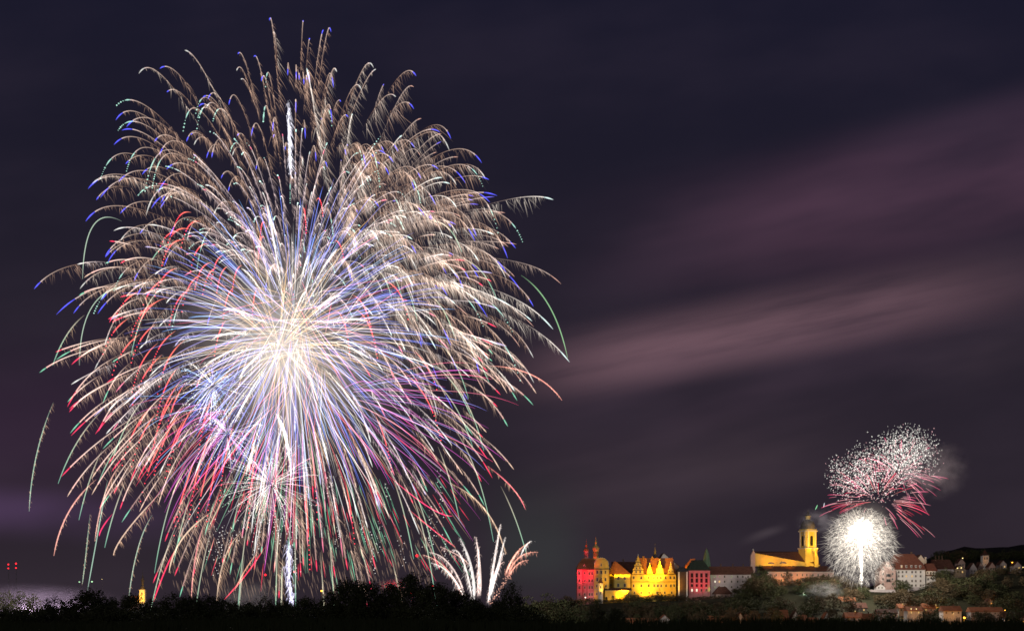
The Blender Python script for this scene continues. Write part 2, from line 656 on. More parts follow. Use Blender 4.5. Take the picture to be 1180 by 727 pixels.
def scrolled(x0, x1, z0, z1, steps):
    """profile of a Renaissance gable: stacked stages joined by concave scrolls. steps: list of (half width share, height share)."""
    xm, hw, h = (x0 + x1) / 2, (x1 - x0) / 2, z1 - z0
    right = [(xm + hw, z0)]
    for i, (a, b) in enumerate(steps):
        wv, zz = a * hw, z0 + b * h
        pw = right[-1][0] - xm
        pz = right[-1][1]
        for t in (0.3, 0.6, 0.85):
            right.append((xm + pw + (wv - pw) * (1 - (1 - t) ** 2.6), pz + (zz - pz) * t ** 1.8))
        right.append((xm + wv, zz))
        if i < len(steps) - 1:
            right.append((xm + wv * 1.06, zz + 0.012 * h))
            right.append((xm + wv * 1.06, zz + 0.05 * h))
            right.append((xm + wv * 0.86, zz + 0.055 * h))
    left = [(2 * xm - x, z) for x, z in reversed(right)]
    return right + left


# --- A: the corner wing lit red on one side and yellow on the other
b = Building('castle_wing', 'castle wing with twin onion turrets, lit red on its left and yellow on its right', 'castle', 665, 693, 1075)
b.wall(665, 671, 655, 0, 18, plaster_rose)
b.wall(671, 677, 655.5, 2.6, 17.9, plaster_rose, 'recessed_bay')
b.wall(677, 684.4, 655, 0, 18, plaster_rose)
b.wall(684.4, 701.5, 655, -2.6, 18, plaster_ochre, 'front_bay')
b.strip(665, 684.2, 655.4, 0, 0.9, brownstone)
b.strip(684.4, 701.5, 655.4, -2.6, 0.8, brownstone)
b.strip(684.4, 701.5, 679, -2.6, 0.5, stone, 'string_course', 0.15)
s_ = b.s
mroof = MB().frustum((b.X(664.3), b.X(702), -0.5, 18.5), (b.X(667.5), b.X(700), 3, 15), b.Z(655), b.Z(648))
mroof.frustum((b.X(667.5), b.X(700), 3, 15), (b.X(672), b.X(695), 6.5, 11.5), b.Z(648) + 0.004, b.Z(642.5))
mroof.build('mansard_roof', tile, b.o)
prof = [(b.X(684.4), b.Z(655)), (b.X(701.5), b.Z(655))]
for t in np.linspace(0, math.pi, 13):
    prof.append((b.X(693) + b.s * 8.0 * math.cos(t), b.Z(650) + b.s * 7.2 * math.sin(t)))
MB().prism(prof, -2.6, -1.8).build('curved_gable', plaster_ochre, b.o)
rim = MB()
pts = [(b.X(693) + b.s * 8.2 * math.cos(t), b.Z(650) + b.s * 7.5 * math.sin(t)) for t in np.linspace(-0.05, math.pi + 0.05, 15)]
for (xa, za), (xb, zb) in zip(pts, pts[1:]):
    rim.bar((xa, -2.65, za), (xb, -2.65, zb), 0.22)
rim.build('gable_coping', stone, b.o)
barrel = [(b.X(693) + b.s * 7.6 * math.cos(t), b.Z(650) + b.s * 6.8 * math.sin(t)) for t in np.linspace(0, math.pi, 11)]
MB().prism(barrel, -1.75, 9).build('bay_roof', tile_dark, b.o)
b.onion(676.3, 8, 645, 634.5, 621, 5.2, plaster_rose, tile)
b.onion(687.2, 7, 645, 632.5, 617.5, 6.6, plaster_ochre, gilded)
b.wins([667.7], [660.5, 668.7, 676.5, 684.5], 2.0, 3.4)
b.wins([674], [660, 668.7, 676.5, 684.5], 1.5, 2.8, 2.6)
b.wins([679.3, 682.3], [660.5, 668.7, 676.5, 684.5, 690], 1.8, 3.3)
b.wins([688, 692.6, 697.4], [659, 667.4], 1.9, 3.6, -2.6)
b.wins([687.5, 698], [675, 684], 1.5, 2.8, -2.6)
b.win(692.6, 650.5, 1.3, 3.2, -2.6)
b.win(673.5, 651.5, 1.2, 1.8, 1.0)
redwing = b

b = Building('stair_turret', 'slim pale stair turret with pointed red roof before the curved yellow gable', 'turret', 689.3, 693, 1065)
MB().lathe([(b.s * 2.9, -6), (b.s * 2.9, b.Z(672.4)), (b.s * 3.2, b.Z(672.4)), (b.s * 3.2, b.Z(671.6))], b.X(692.2), 1.5, 8, rot=math.pi / 8).build('wall', plaster, b.o)
MB().lathe([(b.s * 3.6, b.Z(671.6) + 0.004), (b.s * 2.2, b.Z(669.4)), (b.s * 0.9, b.Z(667.2)), (b.s * 0.2, b.Z(665.4)), (b.s * 0.12, b.Z(663.5))], b.X(692.2), 1.5, 8, rot=math.pi / 8).build('roof', tile, b.o)
b.wins([692.2], [676, 683], 1.0, 2.4, 1.5 - b.s * 2.9 * math.cos(math.pi / 8) - 0.02)

# --- B: hip-roofed wing in yellow light, arcade in front, dark range behind
b = Building('castle_wing', 'yellow-lit castle wing with steep orange hip roof left of the stepped gable', 'castle', 701, 690, 1084)
b.wall(701.6, 707.3, 661.5, 2.0, 20, plaster_ochre, 'side_wall')
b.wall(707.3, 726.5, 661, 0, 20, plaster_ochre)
b.strip(707.3, 726.5, 661.3, 0, 0.8, brownstone)
mr = MB()
x0, x1, xr0, xr1 = b.X(701.2), b.X(727), b.X(708.5), b.X(710.5)
ze, zr = b.Z(661) + 0.01, b.Z(645.8)
c = [(x0, -0.6, ze), (x1, -0.6, ze), (x1, 20.6, ze), (x0, 20.6, ze)]
mr.face([c[0], c[1], (xr1, 9, zr), (xr0, 9, zr)]).face([c[1], c[2], (xr1, 9, zr)]).face([c[2], c[3], (xr0, 9, zr), (xr1, 9, zr)]).face([c[3], c[0], (xr0, 9, zr)]).face([c[3], c[2], c[1], c[0]])
mr.build('roof', tile, b.o)
b.wins([712.5, 720], [665.8, 674], 2.1, 3.6)
b.wins([704.2], [665.5, 673.5], 1.3, 2.6, 2.0)
b = Building('gate_range', 'low yellow gate range with dark round arches at the foot of the castle', 'building', 693.5, 692, 1070)
b.wall(697, 727.5, 679.6, 0, 9, plaster_ochre)
b.strip(697, 727.5, 679.9, 0, 0.8)
b.gable_roof(697, 727.5, 679.4, 676.8, 0, 9, tile_dark, 0.3)
for px, wv, hv in ((698.7, 2.6, 5.2), (706.3, 3.4, 6.4), (713, 1.6, 2.4), (719.5, 1.6, 2.4)):
    x, r = b.X(px), wv * b.s / 2
    z1 = b.Z(692) + hv * b.s - r
    pr = [(x - r, b.Z(692) - 1), (x + r, b.Z(692) - 1)] + [(x + r * math.cos(t), z1 + r * math.sin(t)) for t in np.linspace(0, math.pi, 9)]
    MB().prism(pr, -0.05, 0.3).build('archway', glass_dark, b.o)
    rm = MB()
    for t0, t1 in zip(np.linspace(0, math.pi, 9), np.linspace(0, math.pi, 9)[1:]):
        rm.bar((x + r * math.cos(t0), -0.06, z1 + r * math.sin(t0)), (x + r * math.cos(t1), -0.06, z1 + r * math.sin(t1)), 0.14)
    rm.build('arch_surround', stone, b.o)
b = Building('castle_range', 'dark rear castle range with long unlit roof between the hip roof and the stepped gable', 'castle', 706, 690, 1106)
b.wall(706, 736, 661, 0, 14, plaster_dim)
b.gable_roof(706, 736, 661, 646.5, 0, 14, tile_dark)
b.chimney(719, 644, 650, 7)

# --- C: the main Renaissance castle
b = Building('castle', 'main yellow castle with a tall stepped gable and three dormer gables', 'castle', 728, 690, 1088)
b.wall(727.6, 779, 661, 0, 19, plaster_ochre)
b.strip(727.6, 779, 661.2, 0, 1.0, brownstone)
b.strip(727.6, 779, 670, 0, 0.5, brownstone, 'string_course', 0.12)
b.gable_roof(733, 778.6, 661, 642, 0.4, 19, tile, 0.3, hip=2.0)
MB().prism(scrolled(b.X(727.6), b.X(743), b.Z(661), b.Z(640.5), [(0.74, .24), (0.52, .47), (0.33, .68), (0.17, .86), (0.07, 1.0)]), -0.35, 0.6).build('stepped_gable', plaster_ochre, b.o)
for py, hw in ((656.7, 6.6), (652, 4.9), (647.6, 3.4)):
    b.strip(735.3 - hw, 735.3 + hw, py, -0.35, 0.6, brownstone, 'gable_cornice', 0.2)
MB().lathe([(0.35, b.Z(640.5)), (0.55, b.Z(640)), (0.2, b.Z(639.3)), (0.08, b.Z(637.6))], b.X(735.3), 0.1, 8).build('finial', stone, b.o)
mg = MB().prism([(b.X(728.5), b.Z(661) + 0.01), (b.X(742), b.Z(661) + 0.01), (b.X(735.3), b.Z(644.5))], 0.7, 9.5)
mg.build('gable_roof', tile, b.o)
b.wins([733, 737.6], [658.6], 1.5, 2.6, -0.35)
b.wins([733.3, 737.2], [654.3], 1.4, 2.2, -0.35)
b.win(735.3, 649.8, 1.1, 1.6, -0.35)
for i, (px, hw, top) in enumerate(((748.6, 4.2, 649.0), (760.2, 5.6, 645.3), (772.9, 4.6, 648.2))):
    MB().prism(scrolled(b.X(px - hw), b.X(px + hw), b.Z(661), b.Z(top), [(0.66, .34), (0.38, .62), (0.18, .84), (0.07, 1.0)]), -0.3, 0.35).build('dormer_gable', plaster_ochre, b.o)
    MB().prism([(b.X(px - hw * .7), b.Z(660)), (b.X(px + hw * .7), b.Z(660)), (b.X(px + hw * .6), b.Z(656)), (b.X(px), b.Z(top + 2.5)), (b.X(px - hw * .6), b.Z(656))], 0.36, 5.5).build('dormer_roof', tile_dark, b.o)
    b.win(px - (1.6 if hw > 4.3 else 0), 658, 1.2, 2.2, -0.3)
    if hw > 4.3:
        b.win(px + 1.6, 658, 1.2, 2.2, -0.3)
    b.win(px, 653.4, 1.0, 1.6, -0.3)
    MB().lathe([(0.25, b.Z(top)), (0.4, b.Z(top - .5)), (0.06, b.Z(top - 1.8))], b.X(px), 0, 8).build('finial', stone, b.o)
b.wins([730.2, 739, 747.5, 753.5, 757.4, 761.5, 767, 772.5, 776.8], [665.3], 1.9, 3.2)
b.wins([730.2, 739, 747.5, 754, 758, 762, 767.5, 773, 777], [674.5], 1.9, 3.2)
b.wins([731, 739, 748, 757, 766, 774], [682.5], 1.7, 2.6)
b.chimney(742.5, 640.5, 646, 9, 1.6)
b.chimney(752.8, 641, 646, 9, 1.4)
MB().lathe([(b.s * 3.6, b.Z(646)), (b.s * 3.6, b.Z(642.5)), (b.s * 4.3, b.Z(642.5)), (b.s * 2.2, b.Z(638.5)), (b.s * 0.9, b.Z(634)), (b.s * 0.15, b.Z(629.5)), (0.05, b.Z(624))], b.X(757.3), 15, 8).build('ridge_spire', slate, b.o)
# cross wing behind, its pale gable facing the town
b = Building('castle_cross_wing', 'pale gabled cross wing rising behind the right end of the castle roof', 'castle', 765, 690, 1112)
b.wall(752, 786, 655.5, 0, 22)
b.front_gable(752, 786, 655.5, 637.2, 0, 22, plaster, tile_dark, 0.5, 765)
b.strip(766, 786, 655.5, 0, 0.9)
b.wins([776, 781], [659.5, 667], 1.4, 2.6)
# narrow tower between castle and red hall
b = Building('link_tower', 'narrow brown link tower with bright strips standing in for the lit gaps beside the castle', 'tower', 781, 688, 1080)
b.wall(781.5, 792.5, 658, 0, 14, brownstone)
for px in (782.3, 791.6):
    MB().box(b.X(px) - 0.55, b.X(px) + 0.55, -0.35, -0.002, -6, b.Z(658.2)).build('lit_gap_strip', plaster, b.o)  # added pale strips imitate the floodlit gaps on either side
b.gable_roof(781.5, 792.5, 658, 652.5, 0, 14, slate, 0.5, hip=3)

# --- D: the red hall with pilasters
b = Building('red_hall', 'red-lit hall with tall pilasters and dark green hipped roof right of the castle', 'building', 794, 686, 1086)
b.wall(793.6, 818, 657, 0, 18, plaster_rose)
b.gable_roof(792.2, 818.6, 657, 644.5, 0, 18, green_slate, 0.5, hip=7.5)
for px in (794.6, 800.3, 805.6, 811, 817):
    MB().box(b.X(px) - 0.62, b.X(px) + 0.62, -0.5, -0.002, -6, b.Z(658.2)).build('pilaster', plaster_rose, b.o)
b.strip(793.6, 818, 657.6, 0, 1.0, plaster_rose, out=0.65)
for i, px in enumerate((797.4, 802.9, 808.3, 814)):
    for py in (662.5, 668.5):
        b.win(px, py, 2.2, 4.4, 0, frame=brownstone)
    b.win(px, 679.6, 1.8, 3.0, 0, glass_lit_w if i in (0, 1) else None, None, 'brightly lit white window' if i in (0, 1) else None)
    b.win(px, 674.2, 1.8, 2.6, 0, frame=brownstone)
b = Building('stair_tower', 'round tower with tall green pointed roof behind the red hall', 'tower', 815, 686, 1108)
MB().lathe([(b.s * 4.4, -6), (b.s * 4.4, b.Z(653))], b.X(815), 4, 14).build('wall', plaster_dim, b.o)
MB().lathe([(b.s * 5.6, b.Z(653.5)), (b.s * 4.6, b.Z(649.5)), (b.s * 2.9, b.Z(638)), (b.s * 1.5, b.Z(633.6)), (b.s * 0.2, b.Z(631.5)), (0.05, b.Z(629.5))], b.X(815), 4, 10).build('roof', copper, b.o)
b = Building('castle_range', 'steep orange-lit roof range between the link tower and the red hall', 'castle', 790, 686, 1104)
b.wall(786.5, 803, 655, 0, 12, plaster_dim)
mr = MB()
mr.face([(b.X(786.5), -0.4, b.Z(656)), (b.X(795.5), -0.4, b.Z(656)), (b.X(802.5), 6, b.Z(642.8)), (b.X(797), 6, b.Z(643))])
mr.face([(b.X(795.5), -0.4, b.Z(656)), (b.X(804), 12, b.Z(656)), (b.X(802.5), 6, b.Z(642.8))])
mr.face([(b.X(804), 12, b.Z(656)), (b.X(786.5), 12, b.Z(656)), (b.X(797), 6, b.Z(643)), (b.X(802.5), 6, b.Z(642.8))])
mr.face([(b.X(786.5), 12, b.Z(656)), (b.X(786.5), -0.4, b.Z(656)), (b.X(797), 6, b.Z(643))])
mr.build('roof', tile, b.o)

# --- E: long pale building
b = Building('abbey_range', 'long pale abbey range with several lit windows and dark roof', 'building', 818, 686, 1096)
b.wall(818.8, 868, 661.3, 0, 13, plaster_dim)
b.strip(818.8, 868, 661.6, 0, 0.6)
b.gable_roof(818.8, 868, 661.3, 652, 0, 13, tile_dark, 0.4)
cols_ = [824, 829, 835, 843, 850, 856, 862]
b.wins(cols_, [664, 669.7, 676.2], 1.5, 2.3, 0, {(0, 1): glass_lit_w, (1, 1): glass_lit_o, (0, 0): glass_lit_dim, (1, 0): glass_lit_dim, (3, 0): glass_lit_dim, (0, 2): glass_lit_dim})
for px in (832, 846, 858):
    b.chimney(px, 649.5, 655, 6.5, 1.2)
b = Building('outbuilding', 'low outbuilding with broad dark hipped roof before the long abbey range', 'building', 824, 692, 1056)
b.wall(825, 841, 683.5, 0, 10, plaster_pink)
b.gable_roof(823.5, 843, 683.5, 675.5, 0, 10, tile_dark, 0.6, hip=6)
b.wins([828, 832, 836], [686.5], 1.2, 1.8)

# --- F: the abbey church
b = Building('abbey_church', 'abbey church nave with wedge of yellow-lit wall under long red roof', 'church', 866, 674, 1130)
mw = MB()
fr = [(b.X(870), 0, b.Z(652)), (b.X(945), 0, b.Z(652)), (b.X(945), 0, b.Z(650.6)), (b.X(870), 0, b.Z(637))]
bk = [(x, 0.8, z) for x, _, z in fr]
mw.face(fr).face(bk[::-1])
for i in range(4):
    j = (i + 1) % 4
    mw.face([fr[i], fr[j], bk[j], bk[i]])
mw.build('clerestory_wall', plaster_ochre, b.o)
mr = MB()
e0, e1 = (b.X(869.5), -0.5, b.Z(636.6)), (b.X(946), -0.5, b.Z(650.2))
r0, r1 = (b.X(869.5), 11, b.Z(634.2)), (b.X(932), 11, b.Z(634.6))
k0, k1 = (b.X(869.5), 22, b.Z(648)), (b.X(946), 22, b.Z(650.2))
mr.face([e0, e1, r1, r0]).face([k1, k0, r0, r1]).face([e1, k1, r1]).face([k0, e0, r0])
mr.build('nave_roof', tile_dark, b.o)
MB().prism([(b.X(864.8), -6), (b.X(870), -6), (b.X(870), b.Z(637)), (b.X(867.8), b.Z(633.6)), (b.X(864.8), b.Z(640))], -1.2, 2.0).build('west_gable', plaster_pink, b.o)
MB().lathe([(0.5, b.Z(634)), (0.6, b.Z(633.2)), (0.1, b.Z(631.4))], b.X(867.8), 0.2, 8).build('finial', stone, b.o)
for px, py, wv in ((888.5, 648.3, 7.5), (902.5, 648.0, 8.5)):
    x, z = b.X(px), b.Z(py + 0.9)
    pr = [(x - wv / 2 * b.s, z), (x + wv / 2 * b.s, z)] + [(x + wv / 2 * b.s * math.cos(t), z + 1.9 * b.s * math.sin(t)) for t in np.linspace(0.15, math.pi - 0.15, 9)]
    MB().prism(pr, -0.06, 0.1).build('lunette_window', glass_dark, b.o)
b.wall(882, 958, 658.5, -9, 22, plaster_pink, 'aisle_wall')
mr = MB()
e0, e1 = (b.X(880.5), -9.7, b.Z(658.6)), (b.X(959), -9.7, b.Z(658.6))
r0, r1 = (b.X(877), -0.05, b.Z(651.8)), (b.X(953), -0.05, b.Z(651.8))
mr.face([e0, e1, r1, r0]).face([e1, (b.X(959), 22.5, b.Z(658.6)), (b.X(953), 22, b.Z(651.9)), r1]).face([e0, r0, (b.X(877), 22, b.Z(651.9)), (b.X(880.5), 22.5, b.Z(658.6))])
mr.face([e1, e0, (b.X(880.5), 22.5, b.Z(658.6)), (b.X(959), 22.5, b.Z(658.6))])
mr.build('aisle_roof', tile_dark, b.o)
b.wins([886, 892, 898, 904, 910, 916, 922, 927], [662.5, 668.5], 1.4, 2.6, -9)
b.wins([934, 940, 946, 952], [662.5], 1.4, 2.6, -9)
b.strip(882, 958, 659.2, -9, 0.7)
# tower, turned so that two faces show
RZ = math.radians(-22)
b = Building('church_tower', 'tall yellow church tower with dark dome and lantern beside the burst', 'tower', 931, 652, 1136, rz=-RZ)
s_ = b.s


def ring(m, hw, z0, z1, ch=0.16, mi=0):
    c_ = hw * ch
    pr = [(hw - c_, -hw), (hw, -hw + c_), (hw, hw - c_), (hw - c_, hw), (-hw + c_, hw), (-hw, hw - c_), (-hw, -hw + c_), (-hw + c_, -hw)]
    b0 = len(m.v)
    m.v += [(x, y, z0) for x, y in pr] + [(x, y, z1) for x, y in pr]
    for i in range(8):
        j = (i + 1) % 8
        m.f.append((b0 + i, b0 + j, b0 + 8 + j, b0 + 8 + i))
        m.m.append(mi)
    m.f.append(tuple(b0 + i for i in reversed(range(8))))
    m.m.append(mi)
    m.f.append(tuple(b0 + 8 + i for i in range(8)))
    m.m.append(mi)
    return m


hw = 7.6 * s_
ring(MB(), hw * 1.08, -12, b.Z(632.5)).build('base_stage', plaster_ochre, b.o)
ring(MB(), hw * 1.18, b.Z(632.5) + .003, b.Z(631.2)).build('cornice', stone, b.o)
ring(MB(), hw * 0.96, b.Z(631.2) + .003, b.Z(612.5)).build('belfry_stage', plaster_ochre, b.o)
ring(MB(), hw * 1.12, b.Z(612.5) + .003, b.Z(611.2)).build('cornice', stone, b.o)
ring(MB(), hw * 1.0, b.Z(611.2) + .003, b.Z(609.6)).build('attic', plaster_ochre, b.o)
r_ = hw * 1.02
pr = [(1.0, 609.6), (1.05, 608.2), (1.06, 606), (1.0, 603.6), (0.86, 601.2), (0.64, 599.6), (0.42, 598.8), (0.36, 598.4)]
MB().lathe([(r_ * a, b.Z(py) + 0.004) for a, py in pr], 0, 0, 16, rot=math.pi / 16).build('dome', copper_dark, b.o)
MB().lathe([(r_ * .34, b.Z(598.4) + .008), (r_ * .34, b.Z(595)), (r_ * .44, b.Z(595)), (r_ * .44, b.Z(594.5))], 0, 0, 8).build('lantern', plaster_ochre, b.o)
MB().lathe([(r_ * .40, b.Z(594.5) + .004), (r_ * .36, b.Z(593)), (r_ * .18, b.Z(591.8)), (r_ * .08, b.Z(591)), (r_ * .16, b.Z(590.4)), (r_ * .05, b.Z(589.6)), (0.06, b.Z(587))], 0, 0, 10).build('lantern_cap', copper_dark, b.o)
for k in range(4):
    a = k * math.pi / 2
    ca, sa = math.cos(a), math.sin(a)
    m = MB()
    hh, z0, z1 = 1.9 * s_, b.Z(629), b.Z(619)
    outl = [(-hh, z0), (hh, z0), (hh, z1)] + [(hh * math.cos(t), z1 + hh * math.sin(t)) for t in np.linspace(0.3, math.pi - 0.3, 6)] + [(-hh, z1)]
    m.prism(outl, -hw * 0.96 - 0.05, -hw * 0.96 + 0.1)
    o = m.build('belfry_opening', glass_dark, b.o)
    o.rotation_euler = (0, 0, a)
    m = MB()
    for x in (-hw * .62, hw * .62):
        m.box(x - 0.55, x + 0.55, -hw * .96 - 0.4, -hw * .96 - .004, b.Z(631.2) + .01, b.Z(612.6))
    o = m.build('pilaster', stone, b.o)
    o.rotation_euler = (0, 0, a)
    m = MB()
    m.lathe([(1.5 * s_, -0.25), (1.5 * s_, 0.0)], 0, 0, 16)
    o = m.build('clock_face', stone, b.o)
    o.rotation_euler = (math.pi / 2, 0, a)
    o.location = (math.sin(a) * hw * .96, -math.cos(a) * hw * .96, b.Z(614.9))
    o.location.z += 0.0
tower = b
b = Building('tower_buttress', 'curved yellow buttress wall descending at the right foot of the church tower', 'wall', 940, 652, 1128)
pr = [(b.X(938.6), -4), (b.X(943), -4), (b.X(943), b.Z(642.5)), (b.X(942.2), b.Z(640)), (b.X(940.4), b.Z(636.4)), (b.X(938.6), b.Z(634))]
MB().prism(pr, 0, 2.2).build('buttress_slab', plaster_ochre, b.o)
MB().lathe([(b.s * 1.0, b.Z(636)), (b.s * 1.0, b.Z(635)), (b.s * .3, b.Z(634)), (b.s * .7, b.Z(633)), (b.s * .1, b.Z(631.5))], b.X(938.8), 1.0, 8).build('urn', stone, b.o)

# --- G: the big house on the right with mansard roof, and its neighbours
b = Building('gabled_house', 'pinkish gabled house with dark balconies just right of the white fountain of sparks', 'house', 1013, 678, 1062)
b.wall(1013.5, 1032.2, 657.5, 0, 13, plaster_pink)
b.front_gable(1013.5, 1032.2, 657.5, 646.5, 0, 13, plaster_pink, tile_town, 0.5)
b.wins([1017.5, 1028.5], [655.5, 661, 667, 672.5], 1.5, 2.4)
b.wins([1021.5, 1025], [651.5], 1.3, 2.0)
for py in (662.5, 668.5):
    m = MB().box(b.X(1020.6), b.X(1026.4), -1.4, -0.01, b.Z(py + 1.0), b.Z(py + 0.6))
    for px in np.linspace(1020.8, 1026.2, 9):
        m.box(b.X(px) - .05, b.X(px) + .05, -1.38, -1.3, b.Z(py + .6), b.Z(py - 0.9))
    m.box(b.X(1020.6), b.X(1026.4), -1.4, -1.3, b.Z(py - .9) + .002, b.Z(py - 1.2))
    m.build('balcony', metal, b.o)
    b.win(1023.5, py, 3.6, 3.0, 0.0, name='balcony_door')
b = Building('mansard_house', 'large pale house with tall two-stage red roof and four window rows', 'house', 1031, 682, 1068)
b.wall(1032.6, 1066.2, 656, 0, 17, plaster)
m = MB().frustum((b.X(1031.6), b.X(1067), -0.7, 17.7), (b.X(1033), b.X(1064.8), 2.2, 14.8), b.Z(656), b.Z(649.2))
m.build('lower_roof', tile_town, b.o)
m = MB().frustum((b.X(1028.5), b.X(1064.8), 1.8, 15.2), (b.X(1033.8), b.X(1056.5), 7.4, 9.6), b.Z(649.2) + .004, b.Z(637.4))
m.build('upper_roof', tile_town, b.o)
for px in (1039, 1044.5, 1050.5, 1055.5, 1060.5):
    lit_ = px in (1039,)
    MB().box(b.X(px - 1), b.X(px + 1), -0.1, 3, b.Z(654), b.Z(650.8)).build('dormer', plaster_dim, b.o)
    b.win(px, 652.4, 1.2, 2.0, -0.1, glass_lit_o if lit_ else None)
b.chimney(1053.6, 635.6, 641, 8, 1.8)
b.wins([1035.6, 1040, 1044.4, 1051, 1055.3, 1060.8], [658.7, 663.5, 669, 674.2], 1.5, 2.2, 0, {(2, 1): glass_lit_o, (3, 1): glass_lit_o})
b.strip(1032.6, 1066.2, 656.4, 0, 0.6)
b = Building('house_annex', 'pale annex with yellow-lit upper storey attached right of the mansard house', 'house', 1066, 680, 1070)
b.wall(1066.6, 1078, 657, 0, 12, plaster)
b.gable_roof(1066.6, 1079.5, 657, 648.5, 0, 12, tile_town, 0.5, hip=2)
b.strip(1066.6, 1078, 662.5, 0, 1.2, tile_dark, 'eave_roof', 1.2)
b.wins([1069, 1072.4, 1075.8], [659.8], 1.3, 2.2)
b.wins([1069.5, 1075], [667, 672.5], 1.6, 2.4)
b = Building('garden_house', 'small white gabled garden house below the pinkish gabled house', 'house', 1009, 679, 1050)
b.wall(1009.5, 1020, 676, 0, 6, plaster)
b.front_gable(1009.5, 1020, 676, 672.2, 0, 6, plaster, tile_dark, 0.3)
b.wins([1012.5, 1016.5], [676.8], 1.2, 1.4)
b = Building('terrace_wall', 'low pale terrace wall along the lawn under the pinkish house', 'wall', 1000, 681, 1048)
MB().box(b.X(1001), b.X(1034), 0, 0.6, -3, b.Z(679.4)).box(b.X(1001) - .1, b.X(1034) + .1, -.1, .7, b.Z(679.4) + .003, b.Z(679.0)).build('wall', plaster_dim, b.o)
b = Building('retaining_wall', 'pale stepped retaining wall below the large mansard house', 'wall', 1048, 684, 1056)
MB().box(b.X(1049), b.X(1060), 0, 0.8, -4, b.Z(676)).box(b.X(1056), b.X(1062), -2.2, -0.01, -5, b.Z(680)).build('wall', plaster_dim, b.o)
b = Building('yellow_house', 'small yellow-lit gable peeking over the mansard roof', 'house', 1061, 662, 1120)
b.wall(1055.5, 1066.5, 645.5, 0, 10, plaster)
b.front_gable(1055.5, 1066.5, 645.5, 639, 0, 10, plaster, tile_dark, 0.4)
b.chimney(1066.2, 642, 652, -0.6, 1.8, plaster)
yhouse = b
b = Building('old_town_house', 'dark red roofed house with chimney pairs right of the yellow gable', 'house', 1086, 668, 1130)
b.wall(1076, 1099, 655, 0, 14, plaster_dim)
b.gable_roof(1074, 1100, 655, 644, 0, 14, tile_dark, 0.5, hip=3)
for px in (1081, 1085, 1088.5):
    b.chimney(px, 640, 646, 7, 1.3)
b.wins([1080, 1086, 1092], [659], 1.5, 2.2)
hill_houses = [
    ('lowest of the small lit cottages in the middle of the dark right wood', 1122, 1130, 666, 661.5, 672, 1100, plaster_dim, tile_dark, True),
    ('dim cottage half hidden at the right end of the dark right wood', 1160, 1170, 664, 659, 670, 1120, plaster_pink, tile_dark, True),
    ('tan cottage peeping out above the twin amber lamps', 1104, 1112, 648, 643.5, 655, 1230, plaster_pink, tile_dark, False),
    ('small cottage just left of the orange hill lamp', 1152, 1160, 650, 645.5, 657, 1225, plaster_dim, tile_dark, True),
    ('pale cottage with twin amber lamps in the dark trees of the hillside', 1100, 1113, 656, 651, 664, 1170, plaster_dim, tile_dark, True),
    ('cottage with a pale round-shouldered gable high on the right hill', 1117, 1126, 655, 648.5, 662, 1190, plaster_dim, tile_dark, False),
    ('dark cottage between the pale gable and the yellow hill tower', 1127, 1133, 653, 647.5, 660, 1210, plaster_pink, tile_dark, False),
    ('pink-walled cottage right of the yellow hill tower', 1139.5, 1147, 652.5, 647.5, 660, 1205, plaster_pink, tile_town, False),
    ('low cottage near the orange hill lamp at the right', 1168, 1177, 651.5, 646.8, 658, 1215, plaster_dim, tile_dark, True),
]
for lab, a, c_, eave, peak, base, d, wm, rm_, lit_ in hill_houses:
    b = Building('hill_house', lab, 'house', a, base, d, 'houses on the right hill')
    b.wall(a, c_, eave, 0, 9, wm)
    b.front_gable(a, c_, eave, peak, 0, 9, wm, rm_, 0.4)
    b.win(a + (c_ - a) * .3, eave + 2.6, 1.3, 1.8)
    b.win(a + (c_ - a) * .7, eave + 2.6, 1.3, 1.8, 0, glass_lit_o if lit_ else None)
b = Building('hill_tower', 'small square tower lit orange on the right hill', 'tower', 1136, 655, 1260)
b.wall(1132.4, 1139.6, 639.5, 0, 5.5, plaster)
MB().frustum((b.X(1131.6), b.X(1140.4), -.7, 6.2), (b.X(1134), b.X(1138), 1.6, 3.9), b.Z(639.5), b.Z(636.5)).frustum((b.X(1134), b.X(1138), 1.6, 3.9), (b.X(1135.8), b.X(1136.2), 2.6, 2.9), b.Z(636.5) + .003, b.Z(633)).build('roof', tile_dark, b.o)
b.wins([1134.5, 1137.5], [643], 1.1, 2.2)
htower = b

# --- the yellow-lit church far left
b = Building('village_church', 'distant yellow-lit church with slim spire at the far left', 'church', 163, 700, 950)
b.wall(160.6, 166.4, 679, 0, 4, plaster, 'tower_wall')
MB().lathe([(b.s * 3.4, b.Z(679)), (b.s * 2.4, b.Z(676)), (b.s * 1.3, b.Z(674)), (b.s * 1.3, b.Z(669)), (b.s * 1.9, b.Z(668.6)), (b.s * 1.0, b.Z(665)), (b.s * .3, b.Z(661)), (0.05, b.Z(656))], b.X(163.5), 2, 8, rot=math.pi / 8).build('spire', copper_dark, b.o)
b.wall(148, 160.5, 691, 0.2, 9, plaster_pink, 'nave_wall')
b.gable_roof(148, 160.5, 691, 686, 0.2, 9, tile_dark)
b.win(163.5, 684, 1.4, 3.2)
b.wins([151, 156], [694], 1.4, 3)
vchurch = b

